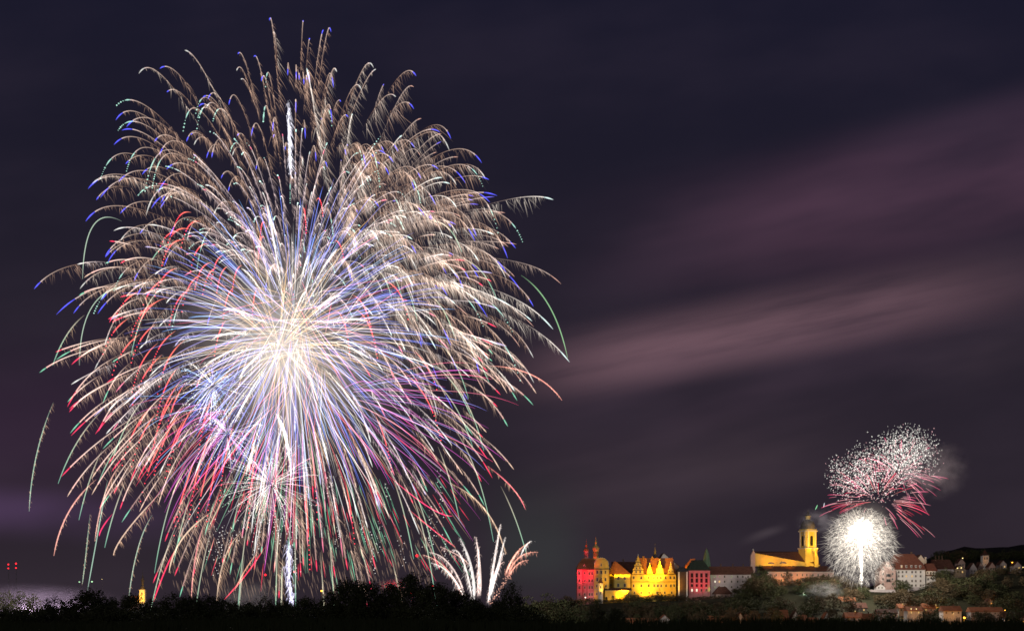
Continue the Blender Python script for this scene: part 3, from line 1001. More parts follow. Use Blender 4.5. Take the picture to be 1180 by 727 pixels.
# --- village at the foot of the hill
village = [
    ('cottage with a lit amber window under the round village trees', 860, 872, 713, 707.5, 721, 895, 's', plaster_pink, tile, (0.5,)),
    ('red roof wedged between the white cottage and the squat cottage', 921.5, 930, 714.5, 708, 722, 895, 's', plaster_dim, tile, ()),
    ('white gable peeping above the maize under the spark fountain', 949, 957, 712, 705.5, 720, 900, 'f', plaster, tile, (0.5,)),
    ('wide dim red roof below the lawn', 975, 995, 711, 705, 718, 905, 's', plaster_dim, tile, (0.25, 0.75)),
    ('upper row house with white wall below the mansard house', 1036, 1046, 700, 695, 706, 945, 's', plaster, tile, (0.5,)),
    ('upper row house with rust roof right of the white walled one', 1064, 1082, 700, 694.5, 706, 945, 's', plaster_pink, tile, (0.3,)),
    ('gabled house between the long red roof and the dark wood', 1136, 1146, 696, 689.5, 703, 960, 'f', plaster_dim, tile_dark, (0.5,)),
    # label, px0, px1, eave, ridge, base, d, style, wall, roof, lit columns
    ('long low reddish shed in front of the castle wood', 722, 757, 716.2, 711.5, 722, 870, 's', plaster_pink, tile, (0.06,)),
    ('red roofed house with a white gable right of the long shed', 757.5, 774, 715.5, 708.2, 722, 880, 'f', plaster, tile, ()),
    ('dim red cottage left of the round yellow-green garden tree', 818, 836, 716, 709, 723, 885, 's', plaster_pink, tile, ()),
    ('narrow white gabled house lit by a street lamp', 849, 857, 712, 705.8, 722, 890, 'f', plaster, tile_dark, (0.5,)),
    ('tall narrow house with bright brick-red roof below the church', 900, 908.5, 714, 702.2, 722, 900, 's', plaster_pink, tile, ()),
    ('white gabled cottage beside the brick-red roof', 912.5, 921, 711, 704, 721, 905, 'f', plaster, tile_dark, ()),
    ('squat cottage with wide red roof and amber window', 929, 943, 717, 711, 724, 880, 's', plaster_pink, tile, (0.3,)),
    ('small house under the spark fountain with tan roof', 968, 986, 692.5, 687, 698, 985, 's', plaster, tile, ()),
    ('red roofed house half hidden right of the tan roof', 985, 999, 700, 694, 707, 960, 's', plaster_dim, tile_dark, (0.7,)),
    ('red roofed barn with green-white gable end', 996.5, 1006, 715.5, 706.5, 722, 875, 's', plaster_dim, tile, ()),
    ('pale green gabled house beside the barn', 1005.5, 1017, 716, 706, 722, 872, 'f', plaster, tile, ()),
    ('brown roofed house behind the pale green gable', 1012, 1034, 706, 701.2, 712, 915, 's', plaster_dim, tile_dark, (0.8,)),
    ('house with glowing yellow front and two small lamps', 1046, 1063, 703, 698.2, 710, 910, 's', plaster, tile, (0.3, 0.7)),
    ('house with wide orange-lit wall beside the big street lamp', 1087, 1108, 703.2, 697.6, 711, 905, 's', plaster, tile, ()),
    ('long dark house with purplish roof behind the maize at right', 1056, 1084, 722.5, 717.5, 728, 830, 's', plaster_dim, tile_dark, ()),
    ('low house with flat red roof at the edge of the maize', 1088, 1120, 723, 718.8, 728, 828, 's', plaster_pink, tile_dark, ()),
    ('very long red roofed house right of the big street lamp', 1119, 1156, 704, 699, 711, 912, 's', plaster_dim, tile, ()),
    ('dark roofed house with a chimney at the far right', 1158, 1181, 711, 705, 718, 890, 's', plaster_dim, tile_dark, (0.2,)),
]
for lab, a, c_, eave, ridge, base, d, st, wm, rm_, lit_ in village:
    b = Building('village_house', lab, 'house', a, base, d, 'village houses below the hill')
    b.wall(a, c_, eave, 0, 9, wm)
    if st == 's':
        b.gable_roof(a, c_, eave, ridge, 0, 9, rm_, 0.5, hip=0.0)
        m = MB()
        for xx in (b.X(a), b.X(c_) - 0.3):
            m.prism_x([(0, b.Z(eave) - .01), (9, b.Z(eave) - .01), (4.5, b.Z(ridge) - .25)], xx, xx + 0.3)
        m.build('gable', wm, b.o)
    else:
        b.front_gable(a, c_, eave, ridge, 0, 9, wm, rm_, 0.4)
    b.chimney(a + (c_ - a) * .7, ridge - 1.6, ridge + 2.5, 5.5, 1.3)
    n = max(2, int((c_ - a) / 6))
    for k in range(n):
        fx = (k + .5) / n
        lt = any(abs(fx - q) < 0.5 / n for q in lit_)
        b.win(a + (c_ - a) * fx, eave + 2.3, 1.5, 2.0, 0, glass_lit_o if lt else None, None, 'amber lit window' if lt else None)


# ------------------------------------------------------------------ lamps
def floodlight(label, px, py, d, tpx, tpy, td, rgb, power, spot=75, back=0.0, group='floodlights of the castle hill'):
    loc = P(px, py, d)
    loc.z = max(loc.z, height(loc.x, loc.y) + 1.9)
    tgt = P(tpx, tpy, td)
    o = empty('floodlight', loc)
    tag(o, label, 'floodlight', group)
    dr = (tgt - loc)
    az = math.atan2(dr.y, dr.x) - math.pi / 2
    MB().box(-.06, .06, -.06, .06, -1.8, -.35).box(-.4, .4, -.4, .4, -1.95, -1.8).build('post', metal, o)
    h = MB().box(-.45, .45, -.25, .12, -.32, .32).build('housing', metal, o)
    g = MB().box(-.4, .4, .12, .15, -.28, .28).build('lens', glow('floodlight_lens', rgb, 6.0), o)
    h.rotation_euler = g.rotation_euler = (math.radians(20), 0, az)
    light_at('beam', 'SPOT', dr.normalized() * 0.9, rgb, power * K_FLOOD, dr + dr.normalized() * 0.9, 0.6, spot, 1.0, o)
    return o


YEL = (1.0, 0.46, 0.008)
RED = (1.0, 0.012, 0.045)
ORG = (1.0, 0.34, 0.012)
PNK = (1.0, 0.30, 0.30)
fl = [
    ('red floodlight below the left corner of the twin-turret wing', 666, 694, 1061, 668, 664, 1075, RED, 19000, 85),
    ('red floodlight facing the recessed bay of the twin-turret wing', 676, 694, 1061, 675, 664, 1076, RED, 12000, 70),
    ('red floodlight on the lawn aimed at the mansard roof', 670, 692, 1056, 675, 646, 1080, RED, 420000, 46),
    ('red floodlight aimed at the left onion turret', 664, 692, 1052, 676, 630, 1083, RED, 110000, 22),
    ('pinkish floodlight low at the foot of the twin-turret wing', 681, 694, 1065, 681, 682, 1075, PNK, 9000, 90),
    ('yellow floodlight aimed at the curved gable', 697, 692, 1056, 693, 660, 1072, YEL, 70000, 50),
    ('yellow floodlight aimed at the right onion turret', 704, 655, 1080, 687.5, 626, 1082, YEL, 26000, 50),
    ('yellow floodlight before the gate range', 708, 694, 1054, 709, 684, 1070, YEL, 17000, 110),
    ('yellow floodlight before the hip roof wing', 714, 691, 1066, 714, 668, 1084, YEL, 42000, 95),
    ('yellow floodlight aimed up at the orange hip roof', 722, 690, 1060, 713, 653, 1092, YEL, 1100000, 40),
    ('yellow floodlight under the stepped gable', 735, 691, 1070, 735, 660, 1088, YEL, 60000, 90),
    ('bright yellow floodlight close to the castle wall', 743, 690, 1077, 745, 674, 1088, YEL, 110000, 95),
    ('yellow floodlight under the middle dormer gable', 756, 691, 1070, 758, 664, 1088, YEL, 50000, 95),
    ('yellow floodlight under the right dormer gable', 771, 691, 1070, 770, 668, 1088, YEL, 48000, 95),
    ('yellow floodlight on the slope aimed at the castle roof', 752, 684, 1061, 757, 645, 1096, YEL, 1500000, 42),
    ('yellow floodlight on the slope aimed at the pale cross gable', 784, 688, 1062, 776, 646, 1112, YEL, 50000, 36),
    ('yellow floodlight in the gap beside the link tower', 787, 690, 1072, 787, 668, 1080, YEL, 9000, 80),
    ('amber floodlight aimed at the steep roof beside the red hall', 785, 654.5, 1095.5, 796, 648.5, 1107, ORG, 40000, 95),
    ('red floodlight before the pilasters of the red hall', 806, 690, 1070, 806, 664, 1086, RED, 34000, 85),
    ('red floodlight at the right corner of the red hall', 815, 690, 1072, 813, 662, 1086, RED, 9000, 80),
    ('green floodlight aimed at the pointed green roof', 818, 687, 1080, 815, 643, 1108, (0.25, 1.0, 0.12), 9000, 30),
    ('yellow floodlight on the church terrace facing the nave wall', 890, 652, 1119, 884, 644, 1130, (1.0, 0.38, 0.008), 26000, 110),
    ('yellow floodlight on the aisle roof near the tower', 914, 652, 1119, 908, 646, 1130, (1.0, 0.38, 0.008), 22000, 110),
    ('amber floodlight before the lower church wall', 900, 676, 1108, 902, 664, 1121, ORG, 22000, 95),
    ('amber floodlight by the lower wall near the tower foot', 922, 676, 1108, 924, 664, 1121, ORG, 19000, 85),
    ('yellow floodlight trained on the belfry of the church tower', 972, 656, 1108, 934, 621, 1130, (1.0, 0.50, 0.01), 560000, 40),
    ('second yellow floodlight trained on the base of the church tower', 940, 655, 1110, 934, 640, 1130, (1.0, 0.50, 0.01), 70000, 70),
    ('yellow floodlight trained on the small gable over the mansard roof', 1062, 650, 1108, 1061, 643, 1120, YEL, 3000, 80),
    ('amber floodlight before the annex of the mansard house', 1074, 664, 1060, 1072, 655, 1070, YEL, 1800, 90),
    ('orange floodlight at the foot of the hill tower', 1136, 650, 1250, 1136, 642, 1260, ORG, 2600, 90),
    ('yellow floodlight beside the distant village church', 164, 694, 938, 163.5, 684, 950, YEL, 60000, 70),
    ('yellow floodlight before the distant village church nave', 146, 697, 940, 146, 692, 950, YEL, 1200, 100),
]
for f_ in fl:
    floodlight(*f_)


def street_lamp(label, px, py, d, mat, rgb, power, r=0.35, h=5.0, group='street lamps of the village'):
    p = P(px, py, d)
    o = empty('street_lamp', (p.x, p.y, p.z - h))
    tag(o, label, 'street lamp', group)
    MB().lathe([(.10, 0), (.10, .5), (.06, .6), (.045, h - .1)], 0, 0, 8).bar((0, 0, h - .1), (0, -.8, h + .15), .04).build('pole', metal, o)
    MB().lathe([(0.05, h + .2 + r * .9), (r * .5, h + .2 + r * .8), (r * .6, h + .2 + r * .6)], 0, -.9, 10).build('hood', metal, o)
    MB().lathe([(r * .3, h + .2 - r * .7), (r * .85, h + .2 - r * .35), (r, h + .2), (r * .8, h + .2 + r * .5)], 0, -.9, 12).build('lamp_globe', mat, o)
    light_at('lamp_light', 'POINT', (0, -.9, h - .3 - r), rgb, power * K_LAMP, None, r, parent=o)
    return o


SOD = (1.0, 0.36, 0.03)
WRM = (1.0, 0.66, 0.25)
sl = [
    ('amber lamp beside the long low reddish shed', 724, 716, 862, lamp_yellow, SOD, 1200, 0.2),
    ('amber lamp on the lane below the lawn', 985, 704, 898, lamp_yellow, SOD, 1800, 0.22),
    ('amber lamp on the upper lane below the mansard house', 1040, 696, 936, lamp_yellow, SOD, 1800, 0.2),
    ('amber lamp on the upper lane at the rust roof', 1078, 697, 936, lamp_yellow, SOD, 1800, 0.2),
    ('orange lamp by the gable under the dark wood', 1142, 695, 952, lamp_orange, SOD, 1500, 0.22),
    ('pale lamp under the trees of the church hill', 926, 683, 1000, lamp_white, (.7, 1.0, .8), 1500, 0.3),
    ('orange lamp among the houses at the lower right edge', 1165, 713, 880, lamp_orange, SOD, 1500, 0.22),
    ('added unseen white lamp lighting the mist behind the pale tree clump', 30, 703, 820, lamp_white, (1.0, .78, .95), 75000, 0.3),  # added only to brighten the mist, kept out of sight behind trees
    ('added unseen white lamp lighting the mist right of the pale tree clump', 78, 704, 820, lamp_white, (1.0, .78, .95), 75000, 0.3),  # second unseen lamp put in to light the mist bank
    ('big orange street lamp at the village edge, the brightest one', 1111, 711.5, 885, lamp_orange, SOD, 6000, 0.9),
    ('orange street lamp beside the narrow white house', 856.5, 718.8, 872, lamp_orange, SOD, 4500, 0.45),
    ('street lamp left of the two over the yellow front', 1049.5, 701.5, 902, lamp_yellow, SOD, 1200, 0.35),
    ('street lamp right of the two over the yellow front', 1055.5, 701.5, 902, lamp_yellow, SOD, 1200, 0.35),
    ('orange lamp before the wide orange-lit wall', 1098, 707, 897, lamp_yellow, SOD, 1700, 0.25),
    ('orange lamp at the right picture edge among dark roofs', 1178.5, 716, 870, lamp_orange, SOD, 1800, 0.4),
    ('orange lamp glowing high above the very long red roof', 1157.5, 703, 900, lamp_orange, SOD, 1500, 0.35),
    ('left of the twin yellow lamps in the dark hillside wood', 1103, 654.5, 1160, lamp_yellow, WRM, 700, 0.5),
    ('right of the twin yellow lamps in the dark hillside wood', 1107.3, 654.2, 1160, lamp_yellow, WRM, 700, 0.5),
    ('yellow lamp on the hill above the twin yellow lamps', 1109, 643, 1290, lamp_yellow, WRM, 700, 0.5),
    ('orange triangular lamp high at the far right of the hill', 1166, 648, 1200, lamp_orange, SOD, 900, 0.6),
    ('tiny greenish lamp in the middle of the dark right wood', 1149.5, 674, 1010, lamp_green, (0.6, 1, 0.6), 60, 0.3),
    ('pale lamp at the right edge of the hill', 1178.5, 653.5, 1190, lamp_yellow, WRM, 400, 0.4),
    ('amber garden lamp among round trees below the church', 918, 717, 868, lamp_yellow, SOD, 2500, 0.25),
    ('amber garden lamp left of the yellowish trees', 834, 716, 868, lamp_yellow, SOD, 2200, 0.2),
    ('amber garden lamp among the yellow-green trees', 882, 716, 868, lamp_yellow, SOD, 3000, 0.2),
    ('white lamp at the foot of the twin-turret wing', 674.5, 688.3, 1052, lamp_white, WRM, 900, 0.45),
    ('left orange lamp behind the black tree line under the great burst', 371, 681, 560, lamp_orange, SOD, 600, 0.45),
    ('right orange lamp behind the black tree line under the great burst', 389.5, 680.5, 560, lamp_orange, SOD, 350, 0.28),
    ('left greenish-white lamp at the far left', 92, 670.5, 800, lamp_green, (0.6, 1, 0.6), 60, 0.4),
    ('right greenish-white lamp at the far left', 106.5, 670.2, 800, lamp_green, (0.6, 1, 0.6), 60, 0.5),
    ('dim yellow lamp right of the greenish lamps', 118, 667.5, 800, lamp_yellow, WRM, 60, 0.16),
]
for s__ in sl:
    hgt = 5.0
    p = P(s__[1], s__[2], s__[3])
    hgt = max(3.0, min(22.0, p.z - height(p.x, p.y) - 0.2))
    street_lamp(*s__, h=hgt)


def mast(label, px, d, tops, top_py):
    p = P(px, top_py, d)
    zg = height(p.x, d)
    o = empty('radio_mast', (p.x, d, zg))
    tag(o, label, 'radio mast', 'masts with red warning lamps')
    H = p.z - zg
    m = MB()
    for k in range(3):
        a = k * 2.094
        m.bar((.5 * math.cos(a), .5 * math.sin(a), -1), (.18 * math.cos(a), .18 * math.sin(a), H), .05, .035, 4)
    nst = 14
    for i in range(nst):
        z0_, z1_ = H * i / nst, H * (i + 1) / nst
        for k in range(3):
            a, c_ = k * 2.094, (k + 1) * 2.094
            r0_, r1_ = .5 - .32 * i / nst, .5 - .32 * (i + 1) / nst
            m.bar((r0_ * math.cos(a), r0_ * math.sin(a), z0_), (r1_ * math.cos(c_), r1_ * math.sin(c_), z1_), .025, .025, 3)
    m.build('lattice', metal, o)
    for py, r in tops:
        z = EYE + (HY - py) * S(d) - zg
        MB().lathe([(r * .4, z - r), (r, z - r * .4), (r, z + r * .4), (r * .4, z + r)], 0, -.6, 10).build('warning_lamp', lamp_red, o)


mast('left radio mast with red lamps at the far left edge', 10, 900, ((650, .45), (654.5, .4)), 649)
mast('right radio mast with red lamps at the far left edge', 18.8, 900, ((649, .5), (654, .4)), 648)
mast('mast with a single red lamp left of the white comet column', 306, 700, ((662, .5),), 661)
mast('mast with a single red lamp right of the white comet column', 339.3, 700, ((658.5, .42),), 657.5)
mast('mast with a red lamp above the tall dark trees', 480.5, 640, ((640, .55),), 639)
mast('mast with a red lamp among branches left of the comet fan', 474, 600, ((683, .5), (678, .3)), 676)
mast('short mast with a red lamp low in the dark trees', 498, 600, ((675, .5),), 673)


light_at('red_glow', 'POINT', P(455, 677, 600), (1, .03, .05), 9000, None, .6)

# ------------------------------------------------------------------ trees
def leaf_mesh(name, mat, n_clumps, per, shape, leaf, seed, hollow=0.55):
    """crown of unit height 1 and unit half width .5: leaf faces gathered in uneven clumps."""
    r = np.random.default_rng(seed)
    cs, rs = [], []
    while len(cs) < n_clumps:
        p = r.uniform(-1, 1, 3)
        z = (p[2] + 1) / 2
        if shape == 'round':
            lim = max(0, 1 - abs(p[2]) ** 2.6) ** .5 * (0.95 + .12 * math.sin(7 * z + seed))
        elif shape == 'poplar':
            lim = math.sin(math.pi * min(1, max(0, z ** 0.75))) ** 0.7
        elif shape == 'cone':
            lim = (1 - z) * 1.0 + .04
        else:
            lim = max(0, 1 - abs(p[2]) ** 2.4) ** .5 * (0.75 + .3 * math.sin(3 * math.atan2(p[1], p[0]) + seed))
        q = math.hypot(p[0], p[1])
        if q > lim or (q < lim * hollow and abs(p[2]) < .6 and r.random() < .6):
            continue
        cs.append((p[0] * .5, p[1] * .5, z))
        rs.append(r.uniform(.055, .13) * (1.25 if shape != 'cone' else .8 * (1.2 - z)))
    V = []
    for (c, rad) in zip(cs, rs):
        d = r.normal(size=(per, 3))
        d /= np.linalg.norm(d, axis=1)[:, None]
        pos = np.array(c) + d * rad * (r.uniform(.35, 1.15, (per, 1)))
        nrm = d + r.normal(size=(per, 3)) * .7
        nrm /= np.linalg.norm(nrm, axis=1)[:, None]
        a = np.cross(nrm, r.normal(size=(per, 3)))
        a /= np.linalg.norm(a, axis=1)[:, None]
        b_ = np.cross(nrm, a)
        sz = leaf * r.uniform(.6, 1.4, (per, 1))
        V.append(np.stack([pos - a * sz, pos + b_ * sz * .6, pos + a * sz, pos - b_ * sz * .6], 1).reshape(-1, 3))
    V = np.concatenate(V)
    V[:, 2] = np.clip(V[:, 2], -0.02, 1.08)
    me_ = bpy.data.meshes.new(name)
    n = len(V)
    me_.from_pydata(V.tolist(), [], np.arange(n).reshape(-1, 4).tolist())
    me_.materials.append(mat)
    return me_


def trunk_mesh(seed, cone=False):
    """trunk with limbs for a tree of unit height (crown from .25 to 1)."""
    r = random.Random(seed)
    m = MB()
    m.lathe([(.034, -.06), (.026, .02), (.020, .25), (.014, .55), (.004, .93)], 0, 0, 7)
    if not cone:
        for k in range(9):
            a = k * 2.4 + r.random()
            z = .28 + .05 * k
            ln = .36 - .02 * k
            m.bar((0, 0, z), (ln * .6 * math.cos(a), ln * .6 * math.sin(a), z + ln * .55), .011, .006, 5)
            m.bar((ln * .6 * math.cos(a), ln * .6 * math.sin(a), z + ln * .55), (ln * math.cos(a + .3), ln * math.sin(a + .3), z + ln), .006, .002, 4)
    return m.mesh('trunk', bark)


CROWN = {
    'near': [leaf_mesh('crown', leaf_a, 190, 44, 'round', .021, 11 + i) for i in range(3)] + [leaf_mesh('crown', leaf_a, 150, 44, 'ragged', .022, 21 + i) for i in range(2)],
    'round': [leaf_mesh('crown', leaf_a, 75, 22, 'round', .030, 31 + i) for i in range(3)],
    'brown': [leaf_mesh('crown', leaf_b, 75, 22, 'round', .030, 41 + i) for i in range(3)],
    'ragged': [leaf_mesh('crown', leaf_b, 65, 22, 'ragged', .030, 51 + i) for i in range(2)],
    'cone': [leaf_mesh('crown', leaf_c, 80, 20, 'cone', .026, 61 + i) for i in range(2)],
    'poplar': [leaf_mesh('crown', leaf_p, 90, 30, 'poplar', .020, 71 + i) for i in range(2)],
}
TRUNK = [trunk_mesh(i) for i in range(3)]
TRUNK_C = trunk_mesh(9, True)
trees_made = []


def tree(kind, x, y, top_z, width, label, group, zg=None, low=0.12, name=None, cat='tree'):
    zg = height(x, y) if zg is None else zg
    H = max(1.2, top_z - zg)
    width *= 1.12
    o = empty(name or ('broadleaf_tree' if kind not in ('cone', 'poplar') else ('conifer_tree' if kind == 'cone' else 'poplar_tree')), (x, y, zg - 0.1), random.uniform(0, 6.28))
    tag(o, label, cat, group)
    t = link('trunk', TRUNK_C if kind == 'cone' else random.choice(TRUNK), o)
    t.scale = (H, H, H * .97)
    c = link('crown', random.choice(CROWN[kind]), o, (0, 0, H * low))
    c.scale = (width, width * random.uniform(.85, 1.1), H * (1 - low))
    trees_made.append((x, y))
    return o


ORD = 'first second third fourth fifth sixth seventh eighth ninth tenth eleventh twelfth thirteenth fourteenth fifteenth sixteenth seventeenth eighteenth nineteenth twentieth'.split()


def ordinal(i):
    if i < 20:
        return ORD[i]
    tens = ['twenty', 'thirty', 'forty', 'fifty', 'sixty'][i // 10 - 2 + 0] if i >= 20 else ''
    j = (i + 1)
    t = ['', '', 'twenty', 'thirty', 'forty', 'fifty', 'sixty', 'seventy', 'eighty', 'ninety'][j // 10]
    return t + ('-' + ORD[j % 10 - 1] if j % 10 else '')


# near tree line across the left, silhouettes against the show: px, top, width px, distance, kind, label
line = [
    (4, 677, 30, 760, 'poplar', 'rounded silvery tree cut by the left picture edge'),
    (22, 680, 26, 770, 'poplar', 'silvery tree second from the left picture edge'),
    (38, 683, 20, 765, 'poplar', 'small silvery tree ending the pale clump at far left'),
    (62, 688, 26, 200, 'near', 'low round bush-like tree right of the pale clump'),
    (100, 678, 38, 190, 'near', 'dark dome-shaped tree under the greenish lamps'),
    (122, 686, 26, 240, 'near', 'small dark tree left of the village church'),
    (148, 684, 34, 200, 'near', 'ragged dark tree in front of the village church'),
    (174, 690, 24, 210, 'near', 'thin low tree right of the church spire'),
    (200, 684, 36, 190, 'near', 'broad dark tree under the red comet tails'),
    (222, 687, 26, 230, 'near', 'narrow dark tree right of the broad one'),
    (243, 685, 34, 185, 'near', 'dark tree under the two long brown tails'),
    (266, 692, 24, 210, 'near', 'low tree at the left end of the pale smoke'),
    (288, 694, 22, 240, 'near', 'very low tree in front of the pale smoke'),
    (305, 687, 26, 180, 'near', 'airy tree in front of the pale smoke'),
    (326, 692, 24, 210, 'near', 'low dark tree at the foot of the white column'),
    (350, 687, 34, 185, 'near', 'dark tree right of the white column'),
    (372, 690, 26, 200, 'near', 'dark tree under the left orange lamp'),
    (398, 666, 34, 180, 'near', 'tall black tree right of the orange lamps'),
    (424, 671, 36, 170, 'near', 'full black tree second in the tallest clump'),
    (448, 672, 32, 190, 'near', 'black tree below the red glow'),
    (476, 661, 34, 200, 'near', 'tallest ragged black tree holding the red lamps'),
    (500, 672, 34, 185, 'near', 'black tree left of the comet fan'),
    (524, 680, 34, 190, 'near', 'dark tree hiding the left feet of the comet fan'),
    (548, 688, 28, 180, 'near', 'dark tree before the middle of the comet fan'),
    (572, 690, 24, 200, 'near', 'low dark tree under the right comets'),
    (590, 673, 24, 330, 'near', 'slender dark tree right of the comet fan'),
    (606, 688, 28, 740, 'round', 'grey-green lit tree right of the slender one'),
    (628, 685, 30, 780, 'round', 'broad grey-green tree left of the castle'),
    (650, 690, 30, 800, 'round', 'grey-green tree below the red castle corner'),
    (668, 696, 26, 790, 'round', 'low grey-green tree under the twin-turret wing'),
    (688, 694, 22, 430, 'near', 'black ragged tree in front of the gate range'),
    (708, 700, 22, 420, 'near', 'low black tree right of the ragged one'),
]
for px, top, wpx, d, kind, lab in line:
    p = P(px, top, d)
    tree(kind, p.x, d, p.z, wpx * 1.2 * S(d), lab, 'trees in front of the show', low=0.42 if d < 300 else 0.1)
# dark understory between them
hz = 0
for i in range(46):
    px = -20 + i * 14 + random.uniform(-5, 5)
    d = random.uniform(150, 260)
    p = P(px, random.uniform(696, 705), d)
    tree('near', p.x, d, p.z, random.uniform(32, 52) * S(d), 'low dark bush, %s from the left in the low thicket before the show' % ordinal(i), 'low thicket before the show', low=0.38, name='bush', cat='bush')

# named trees on the castle hill: px, top, width px, distance, kind, label
named = [
    (759.5, 675.5, 9, 1050, 'cone', 'pointed dark conifer against the bright castle wall'),
    (744, 690, 14, 1046, 'round', 'low tree left of the pointed conifer'),
    (771, 684, 20, 1048, 'brown', 'tree right of the pointed conifer'),
    (785, 687, 16, 1046, 'brown', 'tree at the foot of the link tower'),
    (730, 689, 16, 1046, 'brown', 'tree at the foot of the stepped gable'),
    (716, 693, 14, 1040, 'round', 'tree before the hip roof wing'),
    (852, 678, 18, 1046, 'round', 'tree in front of the long abbey range'),
    (866, 668, 18, 1050, 'round', 'tall tree at the right end of the abbey range'),
    (876, 652, 20, 1075, 'round', 'great dark tree hiding the west end of the church'),
    (888, 662, 16, 1078, 'round', 'dark tree beside the great one before the church'),
    (908, 657, 12, 1080, 'ragged', 'ragged tree across the amber church wall'),
    (915, 668, 14, 1076, 'ragged', 'lower ragged tree before the amber church wall'),
    (934, 662, 14, 1080, 'round', 'tree under the church tower'),
    (948, 663, 18, 1078, 'round', 'tree right of the church tower foot'),
    (960, 662, 14, 1070, 'round', 'tree left of the white spark fountain'),
    (1038, 668, 20, 1046, 'round', 'round tree before the mansard house'),
    (1052, 683, 14, 1040, 'brown', 'small tree under the retaining wall'),
    (1084, 657, 22, 1056, 'round', 'tall tree right of the house annex'),
    (1070, 676, 16, 1048, 'round', 'tree before the annex'),
    (985, 674, 16, 1050, 'round', 'tree under the white spark fountain'),
    (948, 680, 9, 1000, 'cone', 'pointed conifer in front of the white smoke'),
    (957, 686, 8, 990, 'cone', 'smaller conifer right of the one in the smoke'),
    (928, 696, 18, 930, 'round', 'large round tree in the village below the church'),
    (842, 700, 18, 885, 'brown', 'yellowish round tree left in the village'),
    (868, 702, 16, 880, 'brown', 'yellowish tree in the village lit by a lamp'),
    (890, 698, 20, 885, 'brown', 'broad yellow-green tree behind the lamp'),
    (897, 703, 14, 876, 'round', 'tree left of the brick-red roof'),
    (914, 704, 10, 872, 'cone', 'slim conifer before the white cottage'),
    (962, 712, 34, 700, 'near', 'black broad tree at the maize edge below the fountain'),
    (802, 713, 14, 690, 'near', 'black round tree at the maize edge under the red hall'),
    (1020, 703, 30, 860, 'round', 'round tree right of the pale green gable'),
    (1072, 704, 26, 860, 'round', 'round tree between the yellow front and the orange wall'),
    (1130, 704, 30, 850, 'brown', 'broad brownish tree under the very long roof'),
    (1168, 703, 22, 855, 'ragged', 'tall ragged tree at the right edge of the village'),
]
for px, top, wpx, d, kind, lab in named:
    p = P(px, top, d)
    tree(kind, p.x, d, p.z, wpx * S(d), lab, 'trees around the castle hill', low=0.04)

SK_PX = [630, 665, 700, 725, 735, 740, 752, 765, 780, 800, 820, 835, 845, 860, 868, 880, 890, 900, 915, 930, 945, 958, 975, 1000, 1010, 1022, 1035, 1045, 1052, 1062, 1075, 1085, 1100, 1115, 1130, 1150, 1185]
SK_PY = [690, 695, 696, 692, 690, 692, 692, 688, 688, 690, 694, 692, 684, 674, 664, 660, 672, 672, 674, 668, 666, 664, 672, 676, 684, 684, 676, 676, 686, 684, 672, 660, 660, 662, 654, 652, 654]
zones = [(620, 720, 'wooded slope below the twin-turret wing'), (720, 800, 'wooded slope below the main castle'), (800, 870, 'wooded slope below the abbey range'),
         (870, 960, 'wooded slope below the church'), (960, 1035, 'wooded slope under the spark fountain'), (1035, 1095, 'wooded slope below the mansard house'), (1095, 1200, 'dark wood at the right')]
count = {z[2]: 8 if z[0] < 700 else 27 for z in zones}
count[zones[6][2]] = 50
count[zones[4][2]] = 18
for a, c_, zn in zones:
    items = []
    tries = 0
    while len(items) < count[zn] and tries < 900:
        tries += 1
        px = random.uniform(a, c_)
        d = random.uniform(925, 1052)
        if a >= 1095:
            d = random.uniform(925, 1150)
        x = (px - CX) * S(d)
        if any(abs(x - tx) < 3.5 and abs(d - ty) < 5 for tx, ty in trees_made):
            continue
        zg = height(x, d)
        limit = EYE + (HY - (float(np.interp(px, SK_PX, SK_PY)) + random.uniform(0.5, 4))) * S(d)
        H = min(random.uniform(7, 14), limit - zg)
        if H < 3.5:
            continue
        # keep clear of the lawn
        if 1000 < px < 1034 and d > 1015:
            continue
        kind = random.choices(['round', 'brown', 'ragged', 'cone'], [5, 4, 2, 1])[0]
        items.append((px, d, x, zg, H, kind))
        trees_made.append((x, d))
    items.sort()
    for i, (px, d, x, zg, H, kind) in enumerate(items):
        what = {'round': 'full dark green', 'brown': 'brownish', 'ragged': 'ragged brownish', 'cone': 'pointed dark'}[kind]
        wd = random.uniform(.95, 1.4) * H if kind != 'cone' else .42 * H
        tree(kind, x, d, zg + H, wd, '%s tree, %s from the left on the %s' % (what, ordinal(i), zn), 'trees on the %s' % zn, zg, low=0.06)
# bushy belt right under the walls
k = 0
px = 640.0
while px < 1092:
    px += random.uniform(4.5, 7.5)
    if 1001 < px < 1033 or 1048 < px < 1062:
        continue
    d = random.uniform(1044, 1054) if px < 820 or px > 1000 else random.uniform(1046, 1068)
    x = (px - CX) * S(d)
    zg = height(x, d)
    top = EYE + (HY - (float(np.interp(px, SK_PX, SK_PY)) + random.uniform(-8.5, -0.5))) * S(d)
    H = min(9.5, max(2.6, top - zg))
    tree(random.choice(['round', 'brown', 'brown', 'ragged']), x, d, zg + H, random.uniform(6, 9.5), 'tall bush, %s from the left in the belt under the hilltop walls' % ordinal(k), 'belt of tall bushes under the hilltop walls', zg, low=0.0, name='bush', cat='bush')
    k += 1
